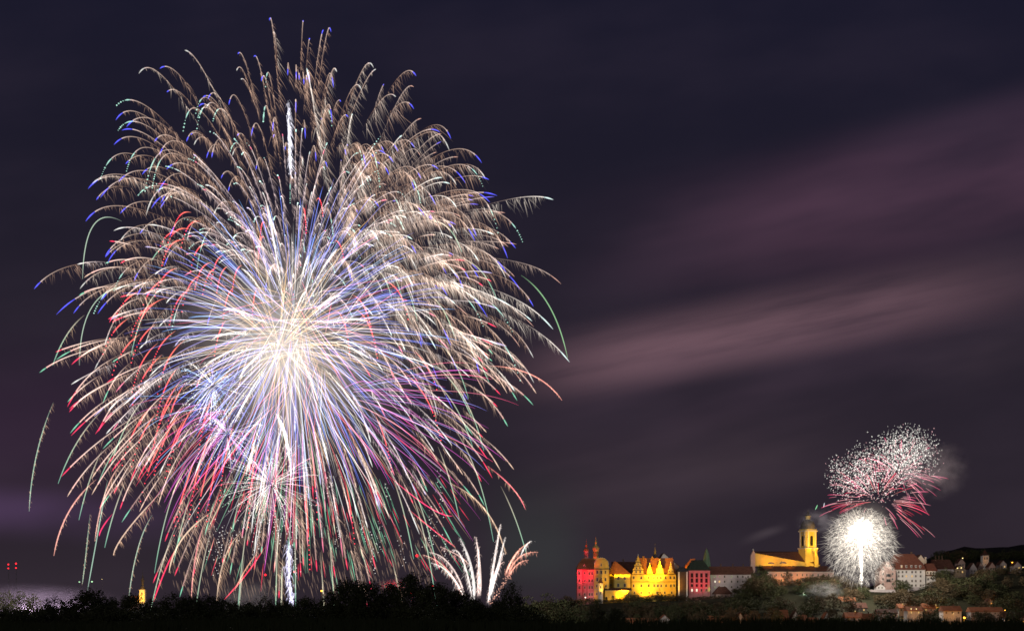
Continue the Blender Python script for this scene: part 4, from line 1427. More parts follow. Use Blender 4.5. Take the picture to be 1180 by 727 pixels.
# garden trees between the village houses
k = 0
px = 640.0
while px < 1182:
    px += random.uniform(5, 13)
    if any(abs(px - q) < 4 for q in (724, 768, 853, 857, 904, 1011, 1049, 1055, 1098, 1111)):
        continue
    d = random.uniform(835, 862)
    x = (px - CX) * S(d)
    zg = height(x, d)
    top = EYE + (HY - random.uniform(700, 714)) * S(d)
    H = max(3.0, top - zg)
    tree(random.choice(['round', 'brown', 'ragged', 'brown', 'round', 'cone']), x, d, zg + H, random.uniform(4.5, 8.5), 'garden tree, %s from the left before the village houses' % ordinal(k), 'garden trees before the village houses', zg, low=0.02)
    k += 1
# ridge wood on the skyline at right
for i in range(34):
    px = 1078 + i * 3.4 + random.uniform(-1, 1)
    d = random.uniform(1380, 1440)
    x = (px - CX) * S(d)
    top = random.uniform(631, 643) - (3 if 1125 < px < 1136 else 0)
    p = P(px, top, d)
    tree(random.choice(['round', 'round', 'brown']), x, d, p.z, random.uniform(9, 14), 'dark skyline tree, %s from the left along the right ridge' % ordinal(i), 'trees along the right ridge', low=0.03)

# ------------------------------------------------------------------ the maize field in the foreground
V = []
r = np.random.default_rng(3)
rows = np.arange(26, 100, 0.9)
for yrow in rows:
    half = yrow * 0.46 + 6
    xs = np.arange(-half, half, 0.34 + yrow * 0.003)
    xs = xs + r.uniform(-.1, .1, len(xs))
    n = len(xs)
    yv = yrow + r.uniform(-.15, .15, n)
    hh = 2.28 + .12 * np.sin(xs * .21 + yrow * .05) + r.normal(0, .09, n)
    # tassel: three thin blades
    for k in range(3):
        a = r.uniform(0, 6.28, n)
        ln = r.uniform(.2, .42, n)
        lean = r.uniform(.02, .16, n)
        w_ = .022
        p0 = np.stack([xs - w_, yv, hh - .25], 1)
        p1 = np.stack([xs + w_, yv, hh - .25], 1)
        p2 = np.stack([xs + np.cos(a) * lean + .008, yv + np.sin(a) * lean, hh + ln], 1)
        p3 = np.stack([xs + np.cos(a) * lean - .008, yv + np.sin(a) * lean, hh + ln], 1)
        V.append(np.stack([p0, p1, p2, p3], 1).reshape(-1, 3))
    # arching leaves
    for k in range(4):
        a = r.uniform(0, 6.28, n)
        z0_ = hh - .3 - .42 * k + r.uniform(-.08, .08, n)
        ca, sa = np.cos(a), np.sin(a)
        w_ = .05
        q0 = np.stack([xs, yv, z0_], 1)
        q1 = np.stack([xs + ca * .28, yv + sa * .28, z0_ + .28], 1)
        q2 = np.stack([xs + ca * .62, yv + sa * .62, z0_ + .12], 1)
        sd = np.stack([-sa * w_, ca * w_, np.full(n, .0)], 1)
        V.append(np.stack([q0 - sd * .6, q0 + sd * .6, q1 + sd, q1 - sd], 1).reshape(-1, 3))
        V.append(np.stack([q1 - sd, q1 + sd, q2 + sd * .1, q2 - sd * .1], 1).reshape(-1, 3))
    w_ = .018
    st = np.stack([np.stack([xs - w_, yv, np.zeros(n) - .3], 1), np.stack([xs + w_, yv, np.zeros(n) - .3], 1), np.stack([xs + w_ * .6, yv, hh], 1), np.stack([xs - w_ * .6, yv, hh], 1)], 1)
    V.append(st.reshape(-1, 3))
V = np.concatenate(V).astype(np.float32)
nq = len(V) // 4
me = bpy.data.meshes.new('maize_field')
me.vertices.add(len(V))
me.vertices.foreach_set('co', V.ravel())
me.loops.add(nq * 4)
me.loops.foreach_set('vertex_index', np.arange(nq * 4, dtype=np.int32))
me.polygons.add(nq)
me.polygons.foreach_set('loop_start', np.arange(0, nq * 4, 4, dtype=np.int32))
me.update(calc_edges=True)
me.materials.append(maize)
mz = link('maize_field', me)
tag(mz, 'dark maize field filling the foreground', 'maize', kind='stuff')


# ------------------------------------------------------------------ fireworks
class Sparks:
    """tubes of burning light gathered into ONE mesh with a 'burn' colour per vertex."""
    def __init__(self):
        self.V, self.Fc, self.C, self.n = [], [], [], 0

    def tubes(self, Pt, R, C):
        """Pt (M,N,3) metres, R (M,N) radii, C (M,N,3) emitted colour."""
        Pt, R, C = np.asarray(Pt, float), np.asarray(R, float), np.asarray(C, float)
        M, Nn, _ = Pt.shape
        T = np.gradient(Pt, axis=1)
        T /= np.linalg.norm(T, axis=2)[..., None] + 1e-9
        ref = np.zeros_like(T)
        ref[..., 1] = 1.0
        bad = np.abs(T[..., 1]) > .95
        ref[bad] = (1, 0, 0)
        n1 = np.cross(T, ref)
        n1 /= np.linalg.norm(n1, axis=2)[..., None] + 1e-9
        n2 = np.cross(T, n1)
        ring_ = []
        for k in range(3):
            a = math.pi / 2 + k * 2 * math.pi / 3
            ring_.append(Pt + (n1 * math.cos(a + math.pi / 2) + n2 * math.sin(a + math.pi / 2)) * R[..., None])
        V = np.stack(ring_, 2).reshape(-1, 3)
        idx = np.arange(M * Nn * 3).reshape(M, Nn, 3) + self.n
        q = []
        for k in range(3):
            k2 = (k + 1) % 3
            q.append(np.stack([idx[:, :-1, k], idx[:, :-1, k2], idx[:, 1:, k2], idx[:, 1:, k]], -1).reshape(-1, 4))
        self.V.append(V)
        self.Fc.append(np.concatenate(q))
        self.C.append(np.repeat(C.reshape(-1, 3), 3, axis=0) * 0.5)
        self.n += len(V)

    def dots(self, Pt, R, C):
        """small glowing grains (octahedra)."""
        Pt, R, C = np.asarray(Pt, float), np.asarray(R, float), np.asarray(C, float)
        M = len(Pt)
        if M == 0:
            return
        off = np.array([(1, 0, 0), (0, 1, 0), (-1, 0, 0), (0, -1, 0), (0, 0, 1), (0, 0, -1)], float)
        V = (Pt[:, None, :] + off[None] * R[:, None, None]).reshape(-1, 3)
        tri = np.array([(0, 1, 4, 4), (1, 2, 4, 4), (2, 3, 4, 4), (3, 0, 4, 4), (1, 0, 5, 5), (2, 1, 5, 5), (3, 2, 5, 5), (0, 3, 5, 5)])
        f = (np.arange(M)[:, None, None] * 6 + tri[None]).reshape(-1, 4) + self.n
        self.V.append(V)
        self.Fc.append(f)
        self.C.append(np.repeat(C, 6, axis=0) * 0.5)
        self.n += len(V)

    def build(self, name, parent, label=None, kind=None):
        if not self.V:
            return None
        V, Fc, C = np.concatenate(self.V), np.concatenate(self.Fc), np.concatenate(self.C)
        me_ = bpy.data.meshes.new(name)
        me_.vertices.add(len(V))
        me_.vertices.foreach_set('co', V.astype(np.float32).ravel())
        isq = Fc[:, 2] != Fc[:, 3]
        lens = np.where(isq, 4, 3).astype(np.int32)
        flat = Fc.ravel()
        keep = np.ones(len(flat), bool)
        keep[3::4] = isq
        li = flat[keep].astype(np.int32)
        me_.loops.add(len(li))
        me_.loops.foreach_set('vertex_index', li)
        me_.polygons.add(len(Fc))
        me_.polygons.foreach_set('loop_start', np.concatenate([[0], np.cumsum(lens)[:-1]]).astype(np.int32))
        me_.update(calc_edges=True)
        at = me_.attributes.new('burn', 'FLOAT_COLOR', 'POINT')
        at.data.foreach_set('color', np.concatenate([C, np.ones((len(C), 1))], 1).astype(np.float32).ravel())
        me_.materials.append(SPARK)
        o = link(name, me_, parent)
        tag(o, label, None, None, kind)
        return o


def stops(t, st):
    """colour at t from stops [(t, (r,g,b)), ...]."""
    ts_ = [s[0] for s in st]
    return np.stack([np.interp(t, ts_, [s[1][i] for s in st]) for i in range(3)], -1)


def sphere_dirs(n, r_, lo=-180.0, hi=180.0, flat=1.0):
    """random directions; keeps those whose bearing on the sky (degrees from right, counterclockwise) lies in lo..hi."""
    out = []
    while len(out) < n:
        v = r_.normal(size=3)
        v[1] *= flat
        v /= np.linalg.norm(v)
        a = math.degrees(math.atan2(v[2], v[0]))
        if lo <= a <= hi or lo <= a + 360 <= hi or lo <= a - 360 <= hi:
            out.append(v)
    return np.array(out)


def flight(u, R, D, k, t):
    """positions (px units) of a star thrown along u, slowed by air, falling: t in 0..1."""
    rr = (1 - np.exp(-k * t)) / (1 - math.exp(-k))
    p = u[None, :] * (R * rr)[:, None]
    p[:, 2] -= D * t ** 2
    return p


def hairs(sp, path, s, r_, spacing, ln, colour, rad, wind=(.42, 0, -1.0), fade=None, jitter=.6, bright=None):
    """fine sparks shed from a star's path, drifting down wind."""
    seg = np.linalg.norm(np.diff(path, axis=0), axis=1)
    L_ = np.concatenate([[0], np.cumsum(seg)])
    n = int(L_[-1] / spacing)
    if n < 1:
        return
    a = np.sort(r_.uniform(0, L_[-1], n))
    base = np.stack([np.interp(a, L_, path[:, i]) for i in range(3)], 1)
    f = a / L_[-1]
    wv = np.array(wind) / np.linalg.norm(wind)
    l = ln * (r_.uniform(.1, 1.0, n) ** 1.3 * 1.45 + .1) * (np.interp(f, [0, .5, .85, 1], [1, .95, .6, .15]) if fade is None else fade(f))
    dirv = wv[None] + r_.normal(0, .24, (n, 3)) * np.array([1, .5, .4])
    st = base + r_.normal(0, jitter, (n, 3)) + dirv * (l * r_.uniform(0, .35, n))[:, None]
    mid = st + dirv * (l * .5)[:, None]
    en = st + dirv * l[:, None] + np.array([0, 0, -1.0]) * (l * .10)[:, None]
    Pt = np.stack([st, mid, en], 1) * s
    Rr = np.stack([np.full(n, rad), np.full(n, rad * .8), np.full(n, rad * .3)], 1) * s
    g = r_.uniform(.5, 1.4, n) ** 2 * (np.interp(f, [0, .12, 1], [.35, 1, 1]) if bright is None else bright(f))
    C = np.array(colour)[None, None] * g[:, None, None] * np.array([1.0, .75, .25])[None, :, None]
    sp.tubes(Pt, Rr, C)


D_BIG = 650.0
SB = S(D_BIG)


def burst(name, label, px, py, d=D_BIG):
    o = empty(name, P(px, py, d))
    tag(o, label, 'firework', None)
    return o


BROWN = (.20, .125, .086)


def feather_burst(o, specs, s, r_, limit=99):
    """each spec is a dict for one star: its trail becomes a part, its coloured head a sub-part."""
    rest = Sparks()
    for i, q in enumerate(specs):
        sp = Sparks() if i < limit else rest
        t = np.linspace(q['t0'], q['t1'], 26)
        path = flight(q['u'], q['R'], q['D'], q['k'], t) * np.array((q.get('xs', 1), 1, 1))
        f = np.linspace(0, 1, 26)
        tip = q['tip']
        body = f <= 1 - tip + 1e-6
        if body.sum() > 2:
            pb, fb = path[body], f[body]
            cb = stops(fb / max(fb[-1], 1e-6), q['body'])
            rb = np.interp(fb, [0, .3, .9, 1], [.25, .8, 1, 1]) * q['rad']
            sp.tubes(pb[None] * s, rb[None] * s, cb[None])
            if q['hair'] > 0:
                hairs(sp, pb, s, r_, q['gap'], q['hair'], q['hcol'], q['hrad'], q.get('wind', (.42, 0, -1)))
        main = sp.build('trail', o) if i < limit else None
        hs = Sparks() if i < limit else rest
        hd = f >= 1 - tip - 0.04
        if hd.sum() > 2 and tip > 0:
            ph, fh = path[hd], np.linspace(0, 1, hd.sum())
            hs.tubes(ph[None] * s, (np.interp(fh, [0, .5, 1], [.7, 1, .35]) * q['trad'])[None] * s, (np.array(q['tcol'])[None] * np.interp(fh, [0, .3, .8, 1], [.5, 1, .8, .35])[:, None])[None])
        if q.get('dots'):
            n = q['dots']
            t2 = q['t1'] + np.linspace(.02, q.get('dt', .3), n)
            pd_ = flight(q['u'], q['R'], q['D'], q['k'], t2) * np.array((q.get('xs', 1), 1, 1))
            hs.dots(pd_ * s, np.full(n, .95) * s * r_.uniform(.5, 1.1, n), np.array(q['dcol'])[None] * r_.uniform(.5, 1.2, (n, 1)))
        if i < limit:
            hs.build('star_head', main)
    rest.build('spark_spray', o, 'the many smaller trails of the burst', 'stuff')


r_ = np.random.default_rng(101)

# 1. brown feathered crown with blue heads (upper half)
o1 = burst('brocade_burst', 'huge crown of brown feathered trails with blue heads arching across the top', 338, 330)
specs = []
for i, u in enumerate(np.concatenate([sphere_dirs(135, r_, -8, 186, .62), sphere_dirs(70, r_, 25, 150, .45)])):
    ang = math.degrees(math.atan2(u[2], u[0]))
    xz = math.hypot(u[0], u[2])
    if xz < .45:
        continue
    R = r_.uniform(255, 355)
    kind = r_.random()
    if kind < .62:
        tc_, dots = (.16, .17, 1.5), 0
    elif kind < .82:
        tc_, dots = (.55, 1.0, .85), int(r_.integers(3, 9))
    else:
        tc_, dots = (.8, .8, .75), 0
    right = u[0] > .1
    specs.append(dict(u=u, R=R, D=r_.uniform(65, 105), xs=.83, k=r_.uniform(1.9, 2.8), t0=r_.uniform(.2, .54), t1=r_.uniform(.84, 1.0), tip=r_.uniform(.10, .22),
                      body=[(0, (.02, .012, .008)), (.3, (.16, .09, .055)), (.85, (.5, .37, .30)), (1, (.8, .62, .6))], rad=.58, hair=r_.uniform(7, 13) * (1.35 if right else 1.0), gap=1.5 if not right else 1.15,
                      hcol=BROWN if kind < .9 else (.27, .22, .18), hrad=.39, tcol=tc_, trad=.75, dots=dots, dt=.12, dcol=(.6, 1.1, .9)))
specs.sort(key=lambda q: -math.hypot(q['u'][0], q['u'][2]))
feather_burst(o1, specs, SB, r_)

# 2. brown and cream feathered trails with red heads (sides and bottom)
o2 = burst('brocade_burst', 'wide shell of cream and brown drooping trails with red heads, left and below', 335, 392)
specs = []
for i, u in enumerate(np.concatenate([sphere_dirs(26, r_, 140, 222, .4), sphere_dirs(115, r_, 160, 398, .6)])):
    xz = math.hypot(u[0], u[2])
    if xz < .5:
        continue
    kind = r_.random()
    tcol = (1.5, .07, .18) if kind < .55 else ((1.1, .75, .55) if kind < .8 else (.30, .85, .55))
    R = r_.uniform(235, 300)
    dm = .38 if u[2] < -.55 else (.7 if u[0] > .1 else 1.0)
    specs.append(dict(u=u, R=R, D=r_.uniform(45, 95) * (.6 if u[2] < -.5 else 1.0), k=r_.uniform(1.2, 2.2), t0=r_.uniform(.38, .66), t1=r_.uniform(.82, 1.0), tip=r_.uniform(.08, .24),
                      body=[(0, (.02, .013, .01)), (.25, (.22 * dm, .14 * dm, .10 * dm)), (.7, (1.0 * dm, .74 * dm, .62 * dm)), (1, (1.2 * dm, .66 * dm, .58 * dm))], rad=.78, hair=r_.uniform(7, 14) if u[0] < -.3 else r_.uniform(5, 11), gap=1.3,
                      hcol=(.26, .17, .12), hrad=.38, tcol=tcol, trad=.8))
specs.sort(key=lambda q: -math.hypot(q['u'][0], q['u'][2]))
feather_burst(o2, specs, SB, r_)

# 3. dense silver-brown brushes on the right side
o3 = burst('brocade_burst', 'dense shell of thick silver-brown brush trails filling the right side', 385, 300)
specs = []
for i, u in enumerate(sphere_dirs(100, r_, -48, 92, .7)):
    xz = math.hypot(u[0], u[2])
    white = r_.random() < .35
    specs.append(dict(u=u, R=r_.uniform(130, 285), D=r_.uniform(30, 60), k=r_.uniform(1.5, 2.4), t0=r_.uniform(.15, .5), t1=r_.uniform(.75, 1.0), tip=r_.uniform(.08, .2),
                      body=[(0, (.05, .035, .025)), (.4, (.16, .12, .10)), (1, (1.1, 1.0, .9) if white else (.5, .38, .32))], rad=.62, hair=r_.uniform(10, 20), gap=1.1,
                      hcol=(.30, .26, .22) if white else (.18, .132, .105), hrad=.38, tcol=(1.0, 1.25, 1.2) if white else ((.25, .2, 1.2) if r_.random() < .4 else (.8, .45, .35)), trad=.9 if white else .6))
feather_burst(o3, specs, SB, r_)

# 3b. bright thin brush rising between the core and the crown
o3b = burst('brocade_burst', 'upright brush of thin lavender and cream trails between the core and the crown', 338, 330)
specs = []
for i, u in enumerate(sphere_dirs(95, r_, 38, 148, .6)):
    pk = r_.random()
    specs.append(dict(u=u, R=r_.uniform(95, 215), D=r_.uniform(15, 45), k=r_.uniform(1.3, 2.2), t0=r_.uniform(.1, .4), t1=r_.uniform(.8, 1.0), tip=r_.uniform(.06, .16),
                      body=[(0, (.06, .05, .06)), (.4, (.26, .2, .22)), (1, (.75, .6, .55))], rad=.5, hair=r_.uniform(4, 10), gap=1.3,
                      hcol=(.24, .18, .17), hrad=.42, tcol=(.9, 1.0, .95) if pk < .45 else ((1.2, .25, .4) if pk < .65 else (.8, .55, .45)), trad=.7, dots=int(r_.integers(0, 7)), dt=.14, dcol=(.6, 1.0, .9)))
specs.sort(key=lambda q: -q['R'])
feather_burst(o3b, specs, SB, r_)

# 3c. short hooked silver and rose strokes layered through the ball
o3c = burst('brocade_burst', 'layer of short hooked silver and rose strokes spread through the whole ball', 336, 372)
specs = []
for i, u in enumerate(sphere_dirs(150, r_, -180, 180, .6)):
    if math.hypot(u[0], u[2]) < .5:
        continue
    pk = r_.random()
    specs.append(dict(u=u, R=r_.uniform(150, 262), D=r_.uniform(25, 60), k=r_.uniform(1.2, 2.0), t0=r_.uniform(.4, .68), t1=r_.uniform(.85, 1.0), tip=r_.uniform(.12, .3),
                      body=[(0, (.05, .04, .04)), (.4, (.3, .24, .24)), (1, (.95, .8, .76))], rad=.6, hair=r_.uniform(4, 9), gap=.9,
                      hcol=(.26, .22, .21), hrad=.36, tcol=(1.1, 1.1, 1.05) if pk < .4 else ((1.2, .3, .45) if pk < .7 else (.75, .65, 1.1)), trad=.85))
specs.sort(key=lambda q: -q['R'])
feather_burst(o3c, specs, SB, r_)

# 4. long thin pale green comets falling outside the ball
o4 = burst('comet_shell', 'sparse shell of long thin pale green comets drooping outside the ball', 338, 385)
sp_list = []
for i, u in enumerate(sphere_dirs(42, r_, 120, 420, .55)):
    xz = math.hypot(u[0], u[2])
    if xz < .55:
        continue
    sp_list.append((u, r_.uniform(215, 300), r_.uniform(110, 190), r_.uniform(.5, .72), r_.uniform(.85, 1.05)))
for (u, R, Dp, t0, t1) in sp_list:
    t = np.linspace(t0, t1, 30)
    f = np.linspace(0, 1, 30)
    path = flight(u, R, Dp, 2.1, t)
    sp = Sparks()
    cc = stops(f, [(0, (.12, .1, .07)), (.35, (.55, .52, .38)), (.7, (.38, .62, .42)), (1, (.2, .5, .36))])
    sp.tubes(path[None] * SB, (np.interp(f, [0, .2, .85, 1], [.3, .7, .62, .3]))[None] * SB, cc[None])
    if r_.random() < .5:
        hairs(sp, path[5:24], SB, r_, 2.6, 6, (.30, .2, .12), .4)
    sp.build('trail', o4)


def radial(o, n, r_, Rlo, Rhi, droop, k, t0, st, rad, lo=-180, hi=180, flat=1.0, limit=99, name='trail', wob=0.0, s=SB, grain=0.0, xs=1.0, zs=1.0):
    """straight bright stars from a burst; the longest ones are parts, the rest one spray."""
    us = sphere_dirs(n, r_, lo, hi, flat)
    Rs = r_.uniform(Rlo, Rhi, n)
    order = np.argsort(-Rs * np.hypot(us[:, 0], us[:, 2]))
    rest = Sparks()
    for j, i in enumerate(order):
        t = np.linspace(t0 * r_.uniform(.4, 1.6), r_.uniform(.8, 1.0), 16)
        p = flight(us[i], Rs[i], droop * r_.uniform(.6, 1.3), k, t)
        p[:, 0] *= xs
        p[:, 2] *= zs
        f = np.linspace(0, 1, 16)
        pal = st[int(r_.integers(len(st)))]
        c = stops(f, pal) * r_.uniform(.45, 1.25)
        sp = Sparks() if j < limit else rest
        sp.tubes(p[None] * s, (np.interp(f, [0, .15, .8, 1], [.5, 1, .85, .25]) * rad * r_.uniform(.7, 1.25))[None] * s, c[None])
        if grain:
            m = int(r_.integers(2, 7))
            ff = r_.uniform(.3, 1, m)
            pd_ = np.stack([np.interp(ff, f, p[:, a]) for a in range(3)], 1) + r_.normal(0, grain, (m, 3))
            sp.dots(pd_ * s, np.full(m, .6 * s), np.tile(np.array(pal[-2][1]) * 1.2, (m, 1)))
        if j < limit:
            sp.build(name, o)
    rest.build('spark_spray', o, 'the many shorter trails of the burst', 'stuff')


GOLD = [(0, (.5, .38, .25)), (.25, (.75, .50, .24)), (.7, (.66, .38, .15)), (1, (.4, .22, .1))]
WHITE = [(0, (.6, .55, .5)), (.5, (.9, .82, .75)), (1, (.6, .5, .45))]
BLUE = [(0, (.3, .28, .5)), (.4, (.24, .30, .95)), (.85, (.16, .26, 1.0)), (1, (.08, .1, .5))]
LAV = [(0, (.4, .35, .6)), (.5, (.42, .38, 1.0)), (1, (.2, .2, .7))]
PINK = [(0, (.9, .5, .5)), (.5, (1.0, .22, .36)), (1, (.9, .06, .2))]
MAG = [(0, (.5, .2, .5)), (.5, (.75, .12, .6)), (1, (.5, .05, .4))]
RED_ = [(0, (.7, .3, .25)), (.5, (1.2, .06, .14)), (1, (1.0, .03, .1))]
GRN = [(0, (.3, .3, .22)), (.5, (.26, .52, .32)), (1, (.14, .34, .22))]
CREAM = [(0, (.4, .28, .2)), (.5, (.6, .42, .27)), (1, (.4, .25, .15))]
SILV = [(0, (.8, .8, .8)), (.5, (.75, .75, .72)), (1, (.35, .35, .36))]
SKYB = [(0, (.4, .5, .6)), (.5, (.3, .55, .9)), (1, (.15, .35, .8))]

o5 = burst('peony_burst', 'large blue and violet peony of fine stars around the white core', 338, 385)
radial(o5, 540, r_, 120, 205, 22, 1.5, .3, [BLUE, BLUE, LAV, SKYB, BLUE, SILV], .37, flat=.75)
o6 = burst('chrysanthemum_burst', 'dazzling gold and white chrysanthemum at the bright core', 322, 400)
radial(o6, 150, r_, 85, 168, 16, 1.4, .12, [GOLD, GOLD, GOLD, WHITE, CREAM], .45, flat=.8)
o6b = burst('chrysanthemum_burst', 'second white and pink chrysanthemum just right of the core', 350, 378)
radial(o6b, 60, r_, 50, 138, 14, 1.4, .16, [WHITE, PINK, GOLD, LAV], .40, flat=.8)
for cx_, cy_2, nn, lab in ((338, 345, 70, 'white and rose needle burst just above the core'), (372, 402, 60, 'pale gold and rose needle burst right of the core'), (300, 372, 60, 'white and lavender needle burst upper left of the core')):
    ob_ = burst('chrysanthemum_burst', lab, cx_, cy_2)
    radial(ob_, nn, r_, 70, 160, 12, 1.3, .24, [WHITE, PINK, LAV, GOLD, WHITE], .36, flat=.8)
# thick white palm arms through the core
o7 = burst('palm_burst', 'white palm of thick blurred arms crossing the core', 332, 385)
for i, (ang, R, r0_) in enumerate([(97, 165, .12), (62, 130, .3), (80, 120, .35), (22, 100, .3), (355, 95, .35), (318, 115, .35), (290, 150, .55), (248, 160, .5), (232, 110, .3), (190, 110, .3), (172, 95, .35), (150, 90, .3), (120, 105, .3), (45, 90, .3), (72, 70, .1), (300, 75, .15), (210, 70, .1)]):
    a = math.radians(ang)
    u = np.array([math.cos(a) * .96, r_.uniform(-.3, .3), math.sin(a) * .96])
    t = np.linspace(r0_, 1, 18)
    f = np.linspace(0, 1, 18)
    p = flight(u, R, 16, 1.2, t)
    sp = Sparks()
    sp.tubes(p[None] * SB, (np.interp(f, [0, .3, .8, 1], [.2, .8, 1.4, .4]))[None] * SB, stops(f, [(0, (.5, .45, .4)), (.5, (1.0, .95, .88)), (1, (.7, .65, .6))])[None])
    hairs(sp, p, SB, r_, .8, 5, (.45, .4, .35), .4, jitter=1.4)
    sp.build('palm_arm', o7)

# red beaded arcs inside the blue peony
o8 = burst('beaded_burst', 'ring of red beaded arcs curling around the blue peony', 330, 370)
for i, u in enumerate(np.concatenate([sphere_dirs(34, r_, 120, 240, .6), sphere_dirs(34, r_, -180, 180, .7)])):
    if math.hypot(u[0], u[2]) < .45:
        continue
    R = r_.uniform(140, 215)
    t = np.linspace(r_.uniform(.5, .65), r_.uniform(.8, .9), 14)
    p = flight(u, R, 70, 2.4, t)
    f = np.linspace(0, 1, 14)
    sp = Sparks()
    sp.tubes(p[None] * SB, (np.interp(f, [0, .4, 1], [.3, .8, .7]))[None] * SB, stops(f, [(0, (.4, .15, .1)), (.5, (1.4, .22, .16)), (1, (1.5, .1, .14))])[None])
    n = int(r_.integers(4, 9))
    pd_ = flight(u, R, 70, 2.4, t[-1] + np.linspace(.02, .2, n))
    sp.dots(pd_ * SB, np.full(n, .8) * SB, np.tile((2.0, .1, .15), (n, 1)))
    sp.build('beaded_arc', o8)

# silver small bursts
o9 = burst('silver_burst', 'small silver and rose starburst low under the core', 313, 558)
radial(o9, 130, r_, 35, 70, 10, 1.5, .1, [SILV, SILV, WHITE, PINK, GRN], .32, grain=1.5)
o10 = burst('silver_burst', 'small pale blue starburst at the lower left of the core', 246, 445)
radial(o10, 90, r_, 25, 58, 10, 1.5, .1, [SILV, SKYB, LAV, WHITE], .3, grain=1.5)
o10b = burst('silver_burst', 'small silver starburst left of the low silver and rose one', 262, 500)
radial(o10b, 80, r_, 22, 50, 10, 1.5, .1, [SILV, LAV, MAG, WHITE], .3, grain=1.5)

# magenta streaks to the right and left, pink and green fan below
o11 = burst('magenta_burst', 'magenta and violet streaks reaching right below the core', 385, 455)
radial(o11, 52, r_, 90, 225, 34, 1.2, .25, [MAG, PINK, LAV, MAG], .4, -40, 20, .5)
o12 = burst('magenta_burst', 'magenta and red streaks reaching left below the core', 290, 470)
radial(o12, 42, r_, 70, 170, 50, 1.3, .3, [MAG, RED_, PINK, SKYB], .4, 165, 235, .6)
o13 = burst('fan_burst', 'downward fan of pink, green and cream streaks under the core', 345, 440)
radial(o13, 130, r_, 100, 215, 34, 1.1, .42, [PINK, RED_, GRN, CREAM, MAG, SILV], .42, -146, -26, .7)

# feather curtain falling below
o14 = burst('falling_curtain', 'curtain of falling red, green and brown streaks at the bottom of the show', 385, 600)
rest = Sparks()
for i in range(210):
    px, py = r_.uniform(-140, 150), r_.uniform(-58, 50)
    if r_.random() < .35:
        px = r_.uniform(-70, 60)
    ln = r_.uniform(10, 42) * (1.0 if py > -20 else .8)
    sl_ = (px - (-45)) / 260 + r_.normal(0, .03)
    t = np.linspace(0, 1, 6)
    p = np.stack([px + sl_ * ln * t, np.full(6, r_.uniform(-40, 40)), py - ln * t], 1)
    pick = r_.random()
    colr = (.16, .46, .28) if pick < .4 else ((.95, .05, .1) if pick < .66 else (.26, .17, .11))
    sp = Sparks() if i < 99 else rest
    sp.tubes(p[None] * SB, np.interp(t, [0, .3, 1], [.25, .6, .2])[None] * SB, (np.array(colr)[None] * np.interp(t, [0, .4, 1], [.4, 1, .5])[:, None])[None])
    if i < 99:
        sp.build('trail', o14)
rest.build('spark_spray', o14, 'the rest of the falling streaks', 'stuff')
gl = Sparks()
for c_ in range(26):
    px, py = r_.uniform(-150, 160), r_.uniform(-30, 60)
    n = int(r_.integers(8, 20))
    q = np.stack([px + r_.normal(0, 1.6, n) + np.arange(n) * r_.uniform(-.3, .4), r_.uniform(-20, 20, n), py - np.arange(n) * r_.uniform(1.8, 3.4)], 1)
    gl.dots(q * SB, r_.uniform(.35, .85, n) * SB, np.array((.75, .7, .66))[None] * r_.uniform(.4, 1.4, (n, 1)))
gl.build('glitter', o14, 'white glitter grains between the streaks', 'stuff')
# brown rain fading toward the trees
br = Sparks()
for i in range(520):
    px = r_.uniform(-185, 110)
    py = r_.uniform(-80, -10)
    n = 3
    ln = r_.uniform(5, 16)
    p = np.stack([px + np.linspace(0, .25 * ln, 3), np.full(3, r_.uniform(-40, 40)), py - np.linspace(0, ln, 3)], 1)
    br.tubes(p[None] * SB, np.array([[.4, .5, .2]]) * SB, (np.array((.19, .125, .085))[None] * np.array([.5, 1, .4])[:, None] * r_.uniform(.3, 1.3))[None])
br.build('ember_rain', o14, 'brown embers sinking towards the trees', 'stuff')

# long red comets, low left and others (photo positions of both ends and the sag)
o15 = burst('comet_shell', 'long bright red and cream comet tails at the lower left of the show', 260, 560)


def px_arc(pts, n=24):
    """smooth curve through 3 photo points, in px relative to (cx, cy)."""
    t = np.linspace(0, 1, n)[:, None]
    a, m, b_ = (np.array(p, float) for p in pts)
    c_ = 2 * m - (a + b_) / 2
    return (1 - t) ** 2 * a + 2 * t * (1 - t) * c_ + t * t * b_


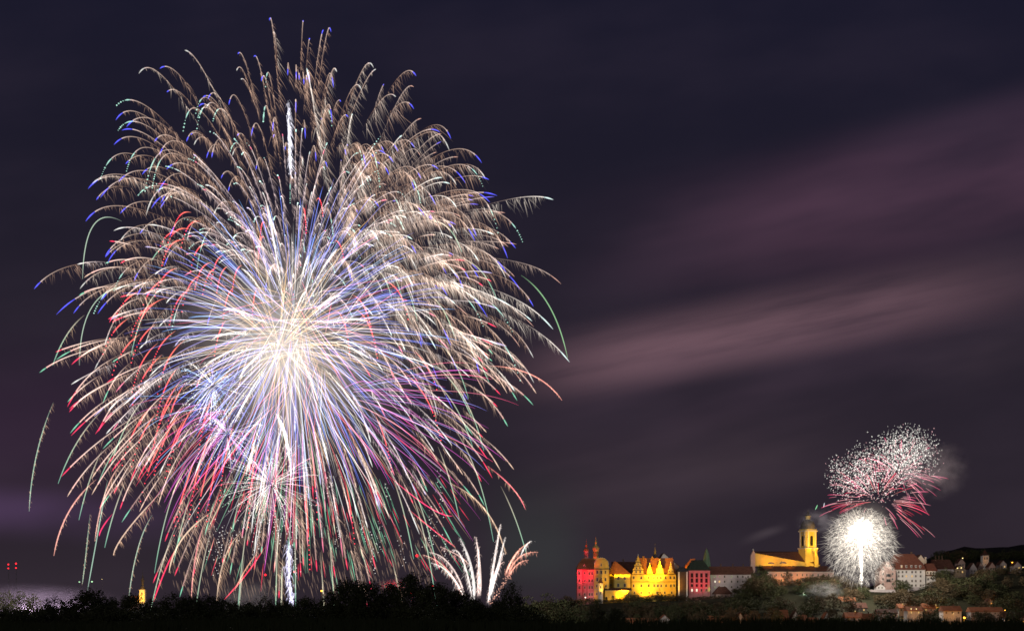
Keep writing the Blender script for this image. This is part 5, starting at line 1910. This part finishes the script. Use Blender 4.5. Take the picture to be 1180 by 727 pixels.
for pts, colr, rad, hr in [
    (((188, 632), (176, 657), (163, 692)), (1.4, .05, .16), .95, 0),
    (((300, 628), (278, 660), (252, 690)), (1.4, .06, .14), .9, 0),
    (((297, 636), (283, 655), (270, 680)), (.9, .4, .25), .7, 3),
    (((250, 590), (215, 622), (200, 660)), (1.0, .72, .5), 1.0, 8),
    (((270, 610), (250, 640), (240, 692)), (.7, .5, .35), .9, 9),
    (((195, 560), (150, 610), (133, 640)), (.9, .62, .45), .85, 9),
    (((225, 600), (215, 640), (210, 688)), (.9, .3, .3), .85, 9),
    (((110, 552), (78, 590), (61, 640)), (1.1, .5, .4), .9, 3),
    (((150, 535), (130, 570), (118, 625)), (.9, .5, .4), .8, 6),
    (((143, 595), (132, 610), (128, 620)), (1.3, .05, .2), .8, 0),
    (((75, 470), (56, 530), (48, 592)), (.4, .62, .45), .62, 3),
    (((95, 590), (90, 640), (86, 672)), (.36, .52, .38), .62, 3),
    (((130, 555), (120, 610), (107, 682)), (.40, .62, .48), .7, 0),
    (((165, 590), (148, 630), (137, 690)), (.45, .62, .46), .66, 3),
    (((170, 330), (110, 345), (90, 420)), (.5, .66, .5), .62, 0),
    (((150, 265), (118, 270), (106, 330)), (.5, .66, .5), .62, 0),
    (((600, 330), (632, 365), (652, 422)), (.32, .62, .30), .75, 0),
    (((560, 530), (590, 556), (606, 582)), (1.3, .25, .3), .8, 6),
    (((560, 420), (612, 430), (648, 460)), (1.2, .45, .35), .8, 4),
    (((520, 560), (560, 590), (583, 640)), (.75, .52, .36), .9, 9),
    (((440, 540), (490, 580), (520, 592)), (1.4, .08, .26), .8, 0),
    (((470, 585), (495, 606), (523, 628)), (1.3, .08, .2), .8, 4),
]:
    q = px_arc(pts)
    p = np.stack([q[:, 0] - 260, np.zeros(len(q)) + r_.uniform(-60, 60), 560 - q[:, 1]], 1)
    f = np.linspace(0, 1, len(p))
    sp = Sparks()
    sp.tubes(p[None] * SB, (np.interp(f, [0, .25, .85, 1], [.3, 1, .9, .4]) * rad)[None] * SB, (np.array(colr)[None] * np.interp(f, [0, .3, .9, 1], [.3, .9, 1, .6])[:, None])[None])
    if hr:
        hairs(sp, p, SB, r_, 1.3, hr, (.34, .21, .13), .45)
    sp.build('comet_tail', o15)

# rising comets on the axis: white flare on top and ragged white column below
o16 = burst('rising_comet', 'white rising comet streak near the top of the ball', 333, 160)
sp = Sparks()
f = np.linspace(0, 1, 20)
p = np.stack([np.linspace(-1, 2, 20), np.zeros(20), np.linspace(44, -44, 20)], 1)
sp.tubes(p[None] * SB, (np.interp(f, [0, .4, .8, 1], [.3, 1.6, 1.9, .4]))[None] * SB, (np.array((.9, .9, 1.0))[None] * np.interp(f, [0, .3, .8, 1], [.3, .8, .7, .1])[:, None])[None])
hairs(sp, p, SB, r_, .35, 7, (.6, .58, .66), .4, (.3, 0, -1), jitter=1.2)
sp.build('comet_tail', o16)
o17 = burst('rising_comet', 'ragged violet-white column of a rising comet above the trees', 334, 660)
sp = Sparks()
p = np.stack([np.interp(f, [0, .5, 1], [-2, -1, 2.5]), np.zeros(20), np.linspace(36, -34, 20)], 1)
sp.tubes(p[None] * SB, (np.interp(f, [0, .4, 1], [.5, 1.1, 1.2]))[None] * SB, (np.array((.62, .6, .85))[None] * np.interp(f, [0, .5, 1], [.3, .6, 1])[:, None])[None])
hairs(sp, p, SB, r_, .22, 8, (.55, .53, .72), .42, (-.12, 0, -1), jitter=1.8, fade=lambda q: np.interp(q, [0, 1], [1, .6]))
sp.build('comet_tail', o17)
o18 = burst('rising_comet', 'thick white comet arm dropping from the core toward the low silver burst', 325, 500)
sp = Sparks()
q = px_arc(((318, 476), (330, 505), (335, 548)), 20)
p = np.stack([q[:, 0] - 325, np.zeros(20), 500 - q[:, 1]], 1)
sp.tubes(p[None] * SB, (np.interp(f, [0, .3, .7, 1], [.8, 2.2, 1.6, .6]))[None] * SB, (np.array((1.0, .92, .85))[None] * np.interp(f, [0, .2, .7, 1], [.5, 1, .8, .3])[:, None])[None])
hairs(sp, p, SB, r_, .4, 6, (.5, .46, .42), .4, (.2, 0, -1), jitter=1.3)
sp.build('comet_tail', o18)

# 5. the fan of comets behind the trees
D_FAN = 560.0
SF = S(D_FAN)
o20 = burst('comet_fan', 'fan of white and salmon comets shooting up behind the dark trees', 556, 692, D_FAN)
for pts, warm, rad in [
    (((534, 688), (514, 655), (487, 639)), 0.8, .7), (((536, 686), (518, 650), (494, 636)), .3, .8), (((535, 688), (517, 660), (497, 649)), .0, .9),
    (((544, 690), (533, 645), (521, 634)), .1, .9), (((546, 692), (543, 655), (530, 620)), .0, 1.5), (((553, 686), (552, 650), (548, 618)), .3, 1.4), (((551, 686), (551, 660), (552, 630)), .4, .8),
    (((562, 694), (570, 640), (577, 603)), .15, 1.3), (((563, 692), (574, 650), (582, 619)), .05, 1.1), (((565, 684), (574, 655), (580, 637)), .3, .8), (((563, 690), (570, 660), (581, 647)), .5, .8),
    (((582, 662), (594, 638), (611, 624)), 1.0, .8), (((585, 664), (598, 642), (620, 636)), 1.0, .8), (((586, 664), (596, 650), (609, 645)), 1.0, .7), (((600, 640), (606, 628), (613, 623)), .0, .7), (((583, 660), (590, 645), (598, 634)), .9, .7),
    (((540, 650), (528, 640), (508, 630)), .6, .6),
]:
    q = px_arc(pts)
    p = np.stack([q[:, 0] - 556, np.zeros(len(q)) + r_.uniform(-6, 6), 692 - q[:, 1]], 1)
    f = np.linspace(0, 1, len(p))
    cw = np.array((1.0, .92, .86)) * (1 - warm) + np.array((1.0, .42, .30)) * warm
    sp = Sparks()
    sp.tubes(p[None] * SF, (np.interp(f, [0, .15, .7, 1], [.4, 1.4, 1.1, .4]) * rad)[None] * SF, (cw[None] * np.interp(f, [0, .2, .8, 1], [.5, 1, .75, .55])[:, None])[None])
    hairs(sp, p, SF, r_, .45, 4.2, cw * .42, .42, (-.25 if q[-1, 0] < 556 else .1, 0, -1), jitter=1.0, fade=lambda z: np.interp(z, [0, .5, 1], [.8, 1, .4]))
    sp.build('comet_tail', o20)
em = Sparks()
n = 70
a = r_.uniform(0, 1, n)
em.dots(np.stack([(585 - a * 20 - 556) + r_.normal(0, 1.6, n), r_.normal(0, 2, n), (692 - 664) - a * 32 + r_.normal(0, 1.4, n)], 1) * SF, r_.uniform(.3, .8, n) * SF, np.array((.9, .45, .32))[None] * r_.uniform(.4, 1.2, (n, 1)))
em.build('embers', o20, 'salmon embers below the right comets', 'stuff')

# 6. the show by the church: crackle cloud, pink peonies, white fountain
D_SM = 1000.0
SS = S(D_SM)
o21 = burst('crackle_burst', 'cloud of crackling white twinkles above the church hill', 1020, 545, D_SM)
sp = Sparks()
n = 0
P3, RR, CC = [], [], []
while n < 4000:
    v = r_.normal(size=3)
    v /= np.linalg.norm(v)
    v *= r_.uniform(.02, 1) ** .4 * r_.uniform(.7, 1.12)
    which = r_.random()
    if which < .42:
        q = np.array((1046, 0, 522)) + v * np.array((38, 38, -36))
    elif which < .68:
        q = np.array((983, 0, 549)) + v * np.array((35, 35, -31))
    else:
        q = np.array((1016, 0, 540)) + v * np.array((44, 40, -42))
    P3.append((q[0] - 1020, q[1], 545 - q[2]))
    n += 1
P3 = np.array(P3)
pinkish = r_.random(len(P3)) < np.interp(P3[:, 2], [-40, 20], [.6, .12])
# every twinkle is a tiny cross of light
for dx, dz in ((1.25, 0), (0, 1.25), (.7, .7), (.7, -.7)):
    ln = r_.uniform(.3, 1.15, (len(P3), 1))
    dv = np.array((dx, 0, dz))[None] * ln
    g = r_.uniform(.05, 1.0, len(P3)) ** 2.4 * 1.3
    Pt = np.stack([P3 - dv, P3, P3 + dv], 1) * SS
    sp.tubes(Pt, np.tile([.04, .185, .04], (len(P3), 1)) * SS, np.where(pinkish[:, None], np.array((1.0, .55, .58))[None], np.array((.95, .93, .84))[None])[:, None, :] * g[:, None, None] * np.array([.5, 1.2, .5])[None, :, None])
sp.build('twinkles', o21, 'hundreds of white twinkles', 'stuff')
o22 = burst('peony_burst', 'pink peony of curved streaks above the white fountain', 1012, 578, D_SM)
radial(o22, 110, r_, 32, 72, 10, 1.2, .42, [PINK, PINK, RED_, [(0, (.7, .3, .3)), (.6, (.95, .40, .42)), (1, (.8, .2, .3))]], .34, -62, 190, .7, s=SS)
o23 = burst('peony_burst', 'upper pink peony mixed into the right half of the crackle cloud', 1036, 548, D_SM)
radial(o23, 80, r_, 28, 58, 8, 1.3, .45, [PINK, PINK, [(0, (.7, .3, .3)), (.6, (.95, .40, .42)), (1, (.8, .2, .3))]], .34, -60, 170, .7, s=SS)
o24 = burst('spark_fountain', 'brilliant white fountain of fine sparks with a bright stem beside the church', 992, 612, D_SM)
sp = Sparks()
M = 8000
v = r_.normal(size=(M, 3))
v /= np.linalg.norm(v, axis=1)[:, None]
rr = r_.uniform(.0, 1, M) ** .62
st = v * rr[:, None] * np.array((40, 40, 45)) + np.array((0, 0, -12 * 0)) + np.array((0, 0, -14)) * rr[:, None] * 1.2
dirv = v * np.array((1, 1, .6)) + np.array((0, 0, -.75)) * rr[:, None] + r_.normal(0, .8, (M, 3))
ln = r_.uniform(1.5, 6, M)
en = st + dirv * ln[:, None]
g = r_.uniform(.3, 1.0, M) * np.interp(rr, [0, .25, .5, 1], [.6, .62, .55, .32])
sp.tubes(np.stack([st, (st + en) / 2, en], 1) * SS, np.tile([.2, .28, .1], (M, 1)) * SS, np.array((1.0, .90, .76))[None, None] * g[:, None, None] * np.array([.7, 1, .4])[None, :, None])
sp.build('spark_spray', o24, 'cloud of fine white sparks', 'stuff')
sp = Sparks()
f = np.linspace(0, 1, 16)
p = np.stack([np.linspace(-.5, 1, 16), np.zeros(16), np.linspace(14, -62, 16)], 1)
sp.tubes(p[None] * SS, (np.interp(f, [0, .2, .6, 1], [1.6, 2.0, 1.5, .5]))[None] * SS, (np.array((1.2, 1.1, 1.0))[None] * np.interp(f, [0, .7, 1], [1, .9, .3])[:, None])[None])
hairs(sp, p, SS, r_, .15, 5, (.6, .55, .48), .4, (.0, 0, -1), jitter=1.0)
sp.build('stem', o24)
sp = Sparks()
M = 110
v = r_.normal(size=(M, 3))
v /= np.linalg.norm(v, axis=1)[:, None]
sp.dots(v * (r_.uniform(0, 1, (M, 1)) ** .8) * np.array((12, 12, 12)) * SS + np.array((2, 0, 6)) * SS, np.full(M, 1.6) * SS, np.tile((.35, .33, .30), (M, 1)))
sp.build('core', o24, 'white hot core', 'stuff')
o25 = burst('stray_comets', 'two stray green and white comet ends left of the white fountain', 943, 583, D_SM)
for x0, z0_, x1, z1_, c_ in ((939.5, 587, 942, 581.5, (.3, .8, .4)), (949, 584, 950, 579, (.7, .7, .75))):
    sp = Sparks()
    p = np.stack([np.linspace(x0, x1, 5) - 943, np.zeros(5), 583 - np.linspace(z0_, z1_, 5)], 1)
    sp.tubes(p[None] * SS, np.array([[.2, .5, .6, .5, .2]]) * SS, np.tile(c_, (5, 1))[None])
    sp.build('comet_tail', o25)

# ------------------------------------------------------------------ light the bursts give
light_at('burst_light', 'POINT', (0, 0, 0), (1.0, .90, .82), K_BIG, None, 25, parent=o6)
light_at('burst_light', 'POINT', (0, -25, 0), (1.0, .86, .74), K_SMALL, None, 12, parent=o24)


# ------------------------------------------------------------------ smoke
def smoke(name, label, px, py, d, rx, ry, rz, dens, colour=(.8, .8, .82), scale=2.0, lo=.42, hi=.75, seed=0.0, aniso=0.0):
    o = empty(name, P(px, py, d))
    bpy.data.objects.remove(o)
    m = MB()
    prof_ = [(math.sin(t), -math.cos(t)) for t in np.linspace(.05, math.pi - .05, 14)]
    m.lathe(prof_, 0, 0, 20)
    mat = bpy.data.materials.new('smoke')
    mat.use_nodes = True
    t = mat.node_tree
    t.nodes.clear()
    co = t.nodes.new('ShaderNodeTexCoord')
    nz = t.nodes.new('ShaderNodeTexNoise')
    nz.inputs['Scale'].default_value = scale
    nz.inputs['Detail'].default_value = 3
    mp = t.nodes.new('ShaderNodeMapping')
    mp.inputs['Location'].default_value = (seed, seed * .7, 0)
    t.links.new(co.outputs['Object'], mp.inputs[0])
    t.links.new(mp.outputs[0], nz.inputs['Vector'])
    ln_ = t.nodes.new('ShaderNodeVectorMath')
    ln_.operation = 'LENGTH'
    t.links.new(co.outputs['Object'], ln_.inputs[0])
    fo = t.nodes.new('ShaderNodeMapRange')
    fo.interpolation_type = 'SMOOTHSTEP'
    fo.inputs[1].default_value = .98
    fo.inputs[2].default_value = .15
    t.links.new(ln_.outputs['Value'], fo.inputs[0])
    nr = t.nodes.new('ShaderNodeMapRange')
    nr.inputs[1].default_value = lo
    nr.inputs[2].default_value = hi
    t.links.new(nz.outputs[0], nr.inputs[0])
    mu = math_node('MULTIPLY', math_node('MULTIPLY', fo.outputs[0], nr.outputs[0], tree=t), dens, tree=t)
    vs = t.nodes.new('ShaderNodeVolumePrincipled')
    vs.inputs['Color'].default_value = (*colour, 1)
    vs.inputs['Anisotropy'].default_value = aniso
    t.links.new(mu, vs.inputs['Density'])
    out = t.nodes.new('ShaderNodeOutputMaterial')
    t.links.new(vs.outputs[0], out.inputs['Volume'])
    ob = m.build(name, mat)
    ob.location = P(px, py, d)
    ob.scale = (rx * S(d), ry * S(d), rz * S(d))
    tag(ob, label, 'smoke', None, 'stuff')
    return ob


USE_SMOKE = True
if USE_SMOKE:
    cy.volume_max_steps = 64
    smoke('smoke_cloud', 'thin glowing smoke hanging in the heart of the great burst', 335, 400, 660, 190, 120, 190, .0030, (.86, .82, .78), 2.2, .30, .7, 1.0)
    smoke('smoke_cloud', 'mauve smoke drifting right of the small crackle cloud', 1075, 540, 1010, 50, 32, 42, .07, (.85, .78, .86), 2.2, .46, .7, 4.0)
    smoke('smoke_cloud', 'bluish smoke left of the white fountain', 943, 600, 1010, 32, 26, 20, .014, (.76, .78, .9), 2.4, .38, .7, 7.0)
    smoke('smoke_cloud', 'low white smoke bank in the trees under the church tower', 950, 680, 975, 28, 22, 12, .08, (.85, .88, .92), 2.6, .38, .65, 9.0)
    smoke('smoke_cloud', 'pale smoke low behind the trees left of the white column', 285, 690, 640, 44, 40, 28, .02, (.82, .84, .82), 2.6, .35, .7, 12.0)
    smoke('smoke_cloud', 'glowing white smoke around the spark fountain', 994, 612, 1004, 46, 40, 46, .008, (.9, .88, .84), 2.2, .25, .7, 21.0)
    smoke('smoke_cloud', 'low red-lit smoke behind the tall black trees', 452, 674, 604, 22, 20, 9, .03, (.85, .8, .8), 2.0, .3, .65, 31.0)
    smoke('mist_bank', 'violet mist bank lying low at the far left', 20, 698, 840, 150, 60, 30, .035, (.80, .72, .88), 1.6, .25, .6, 15.0)
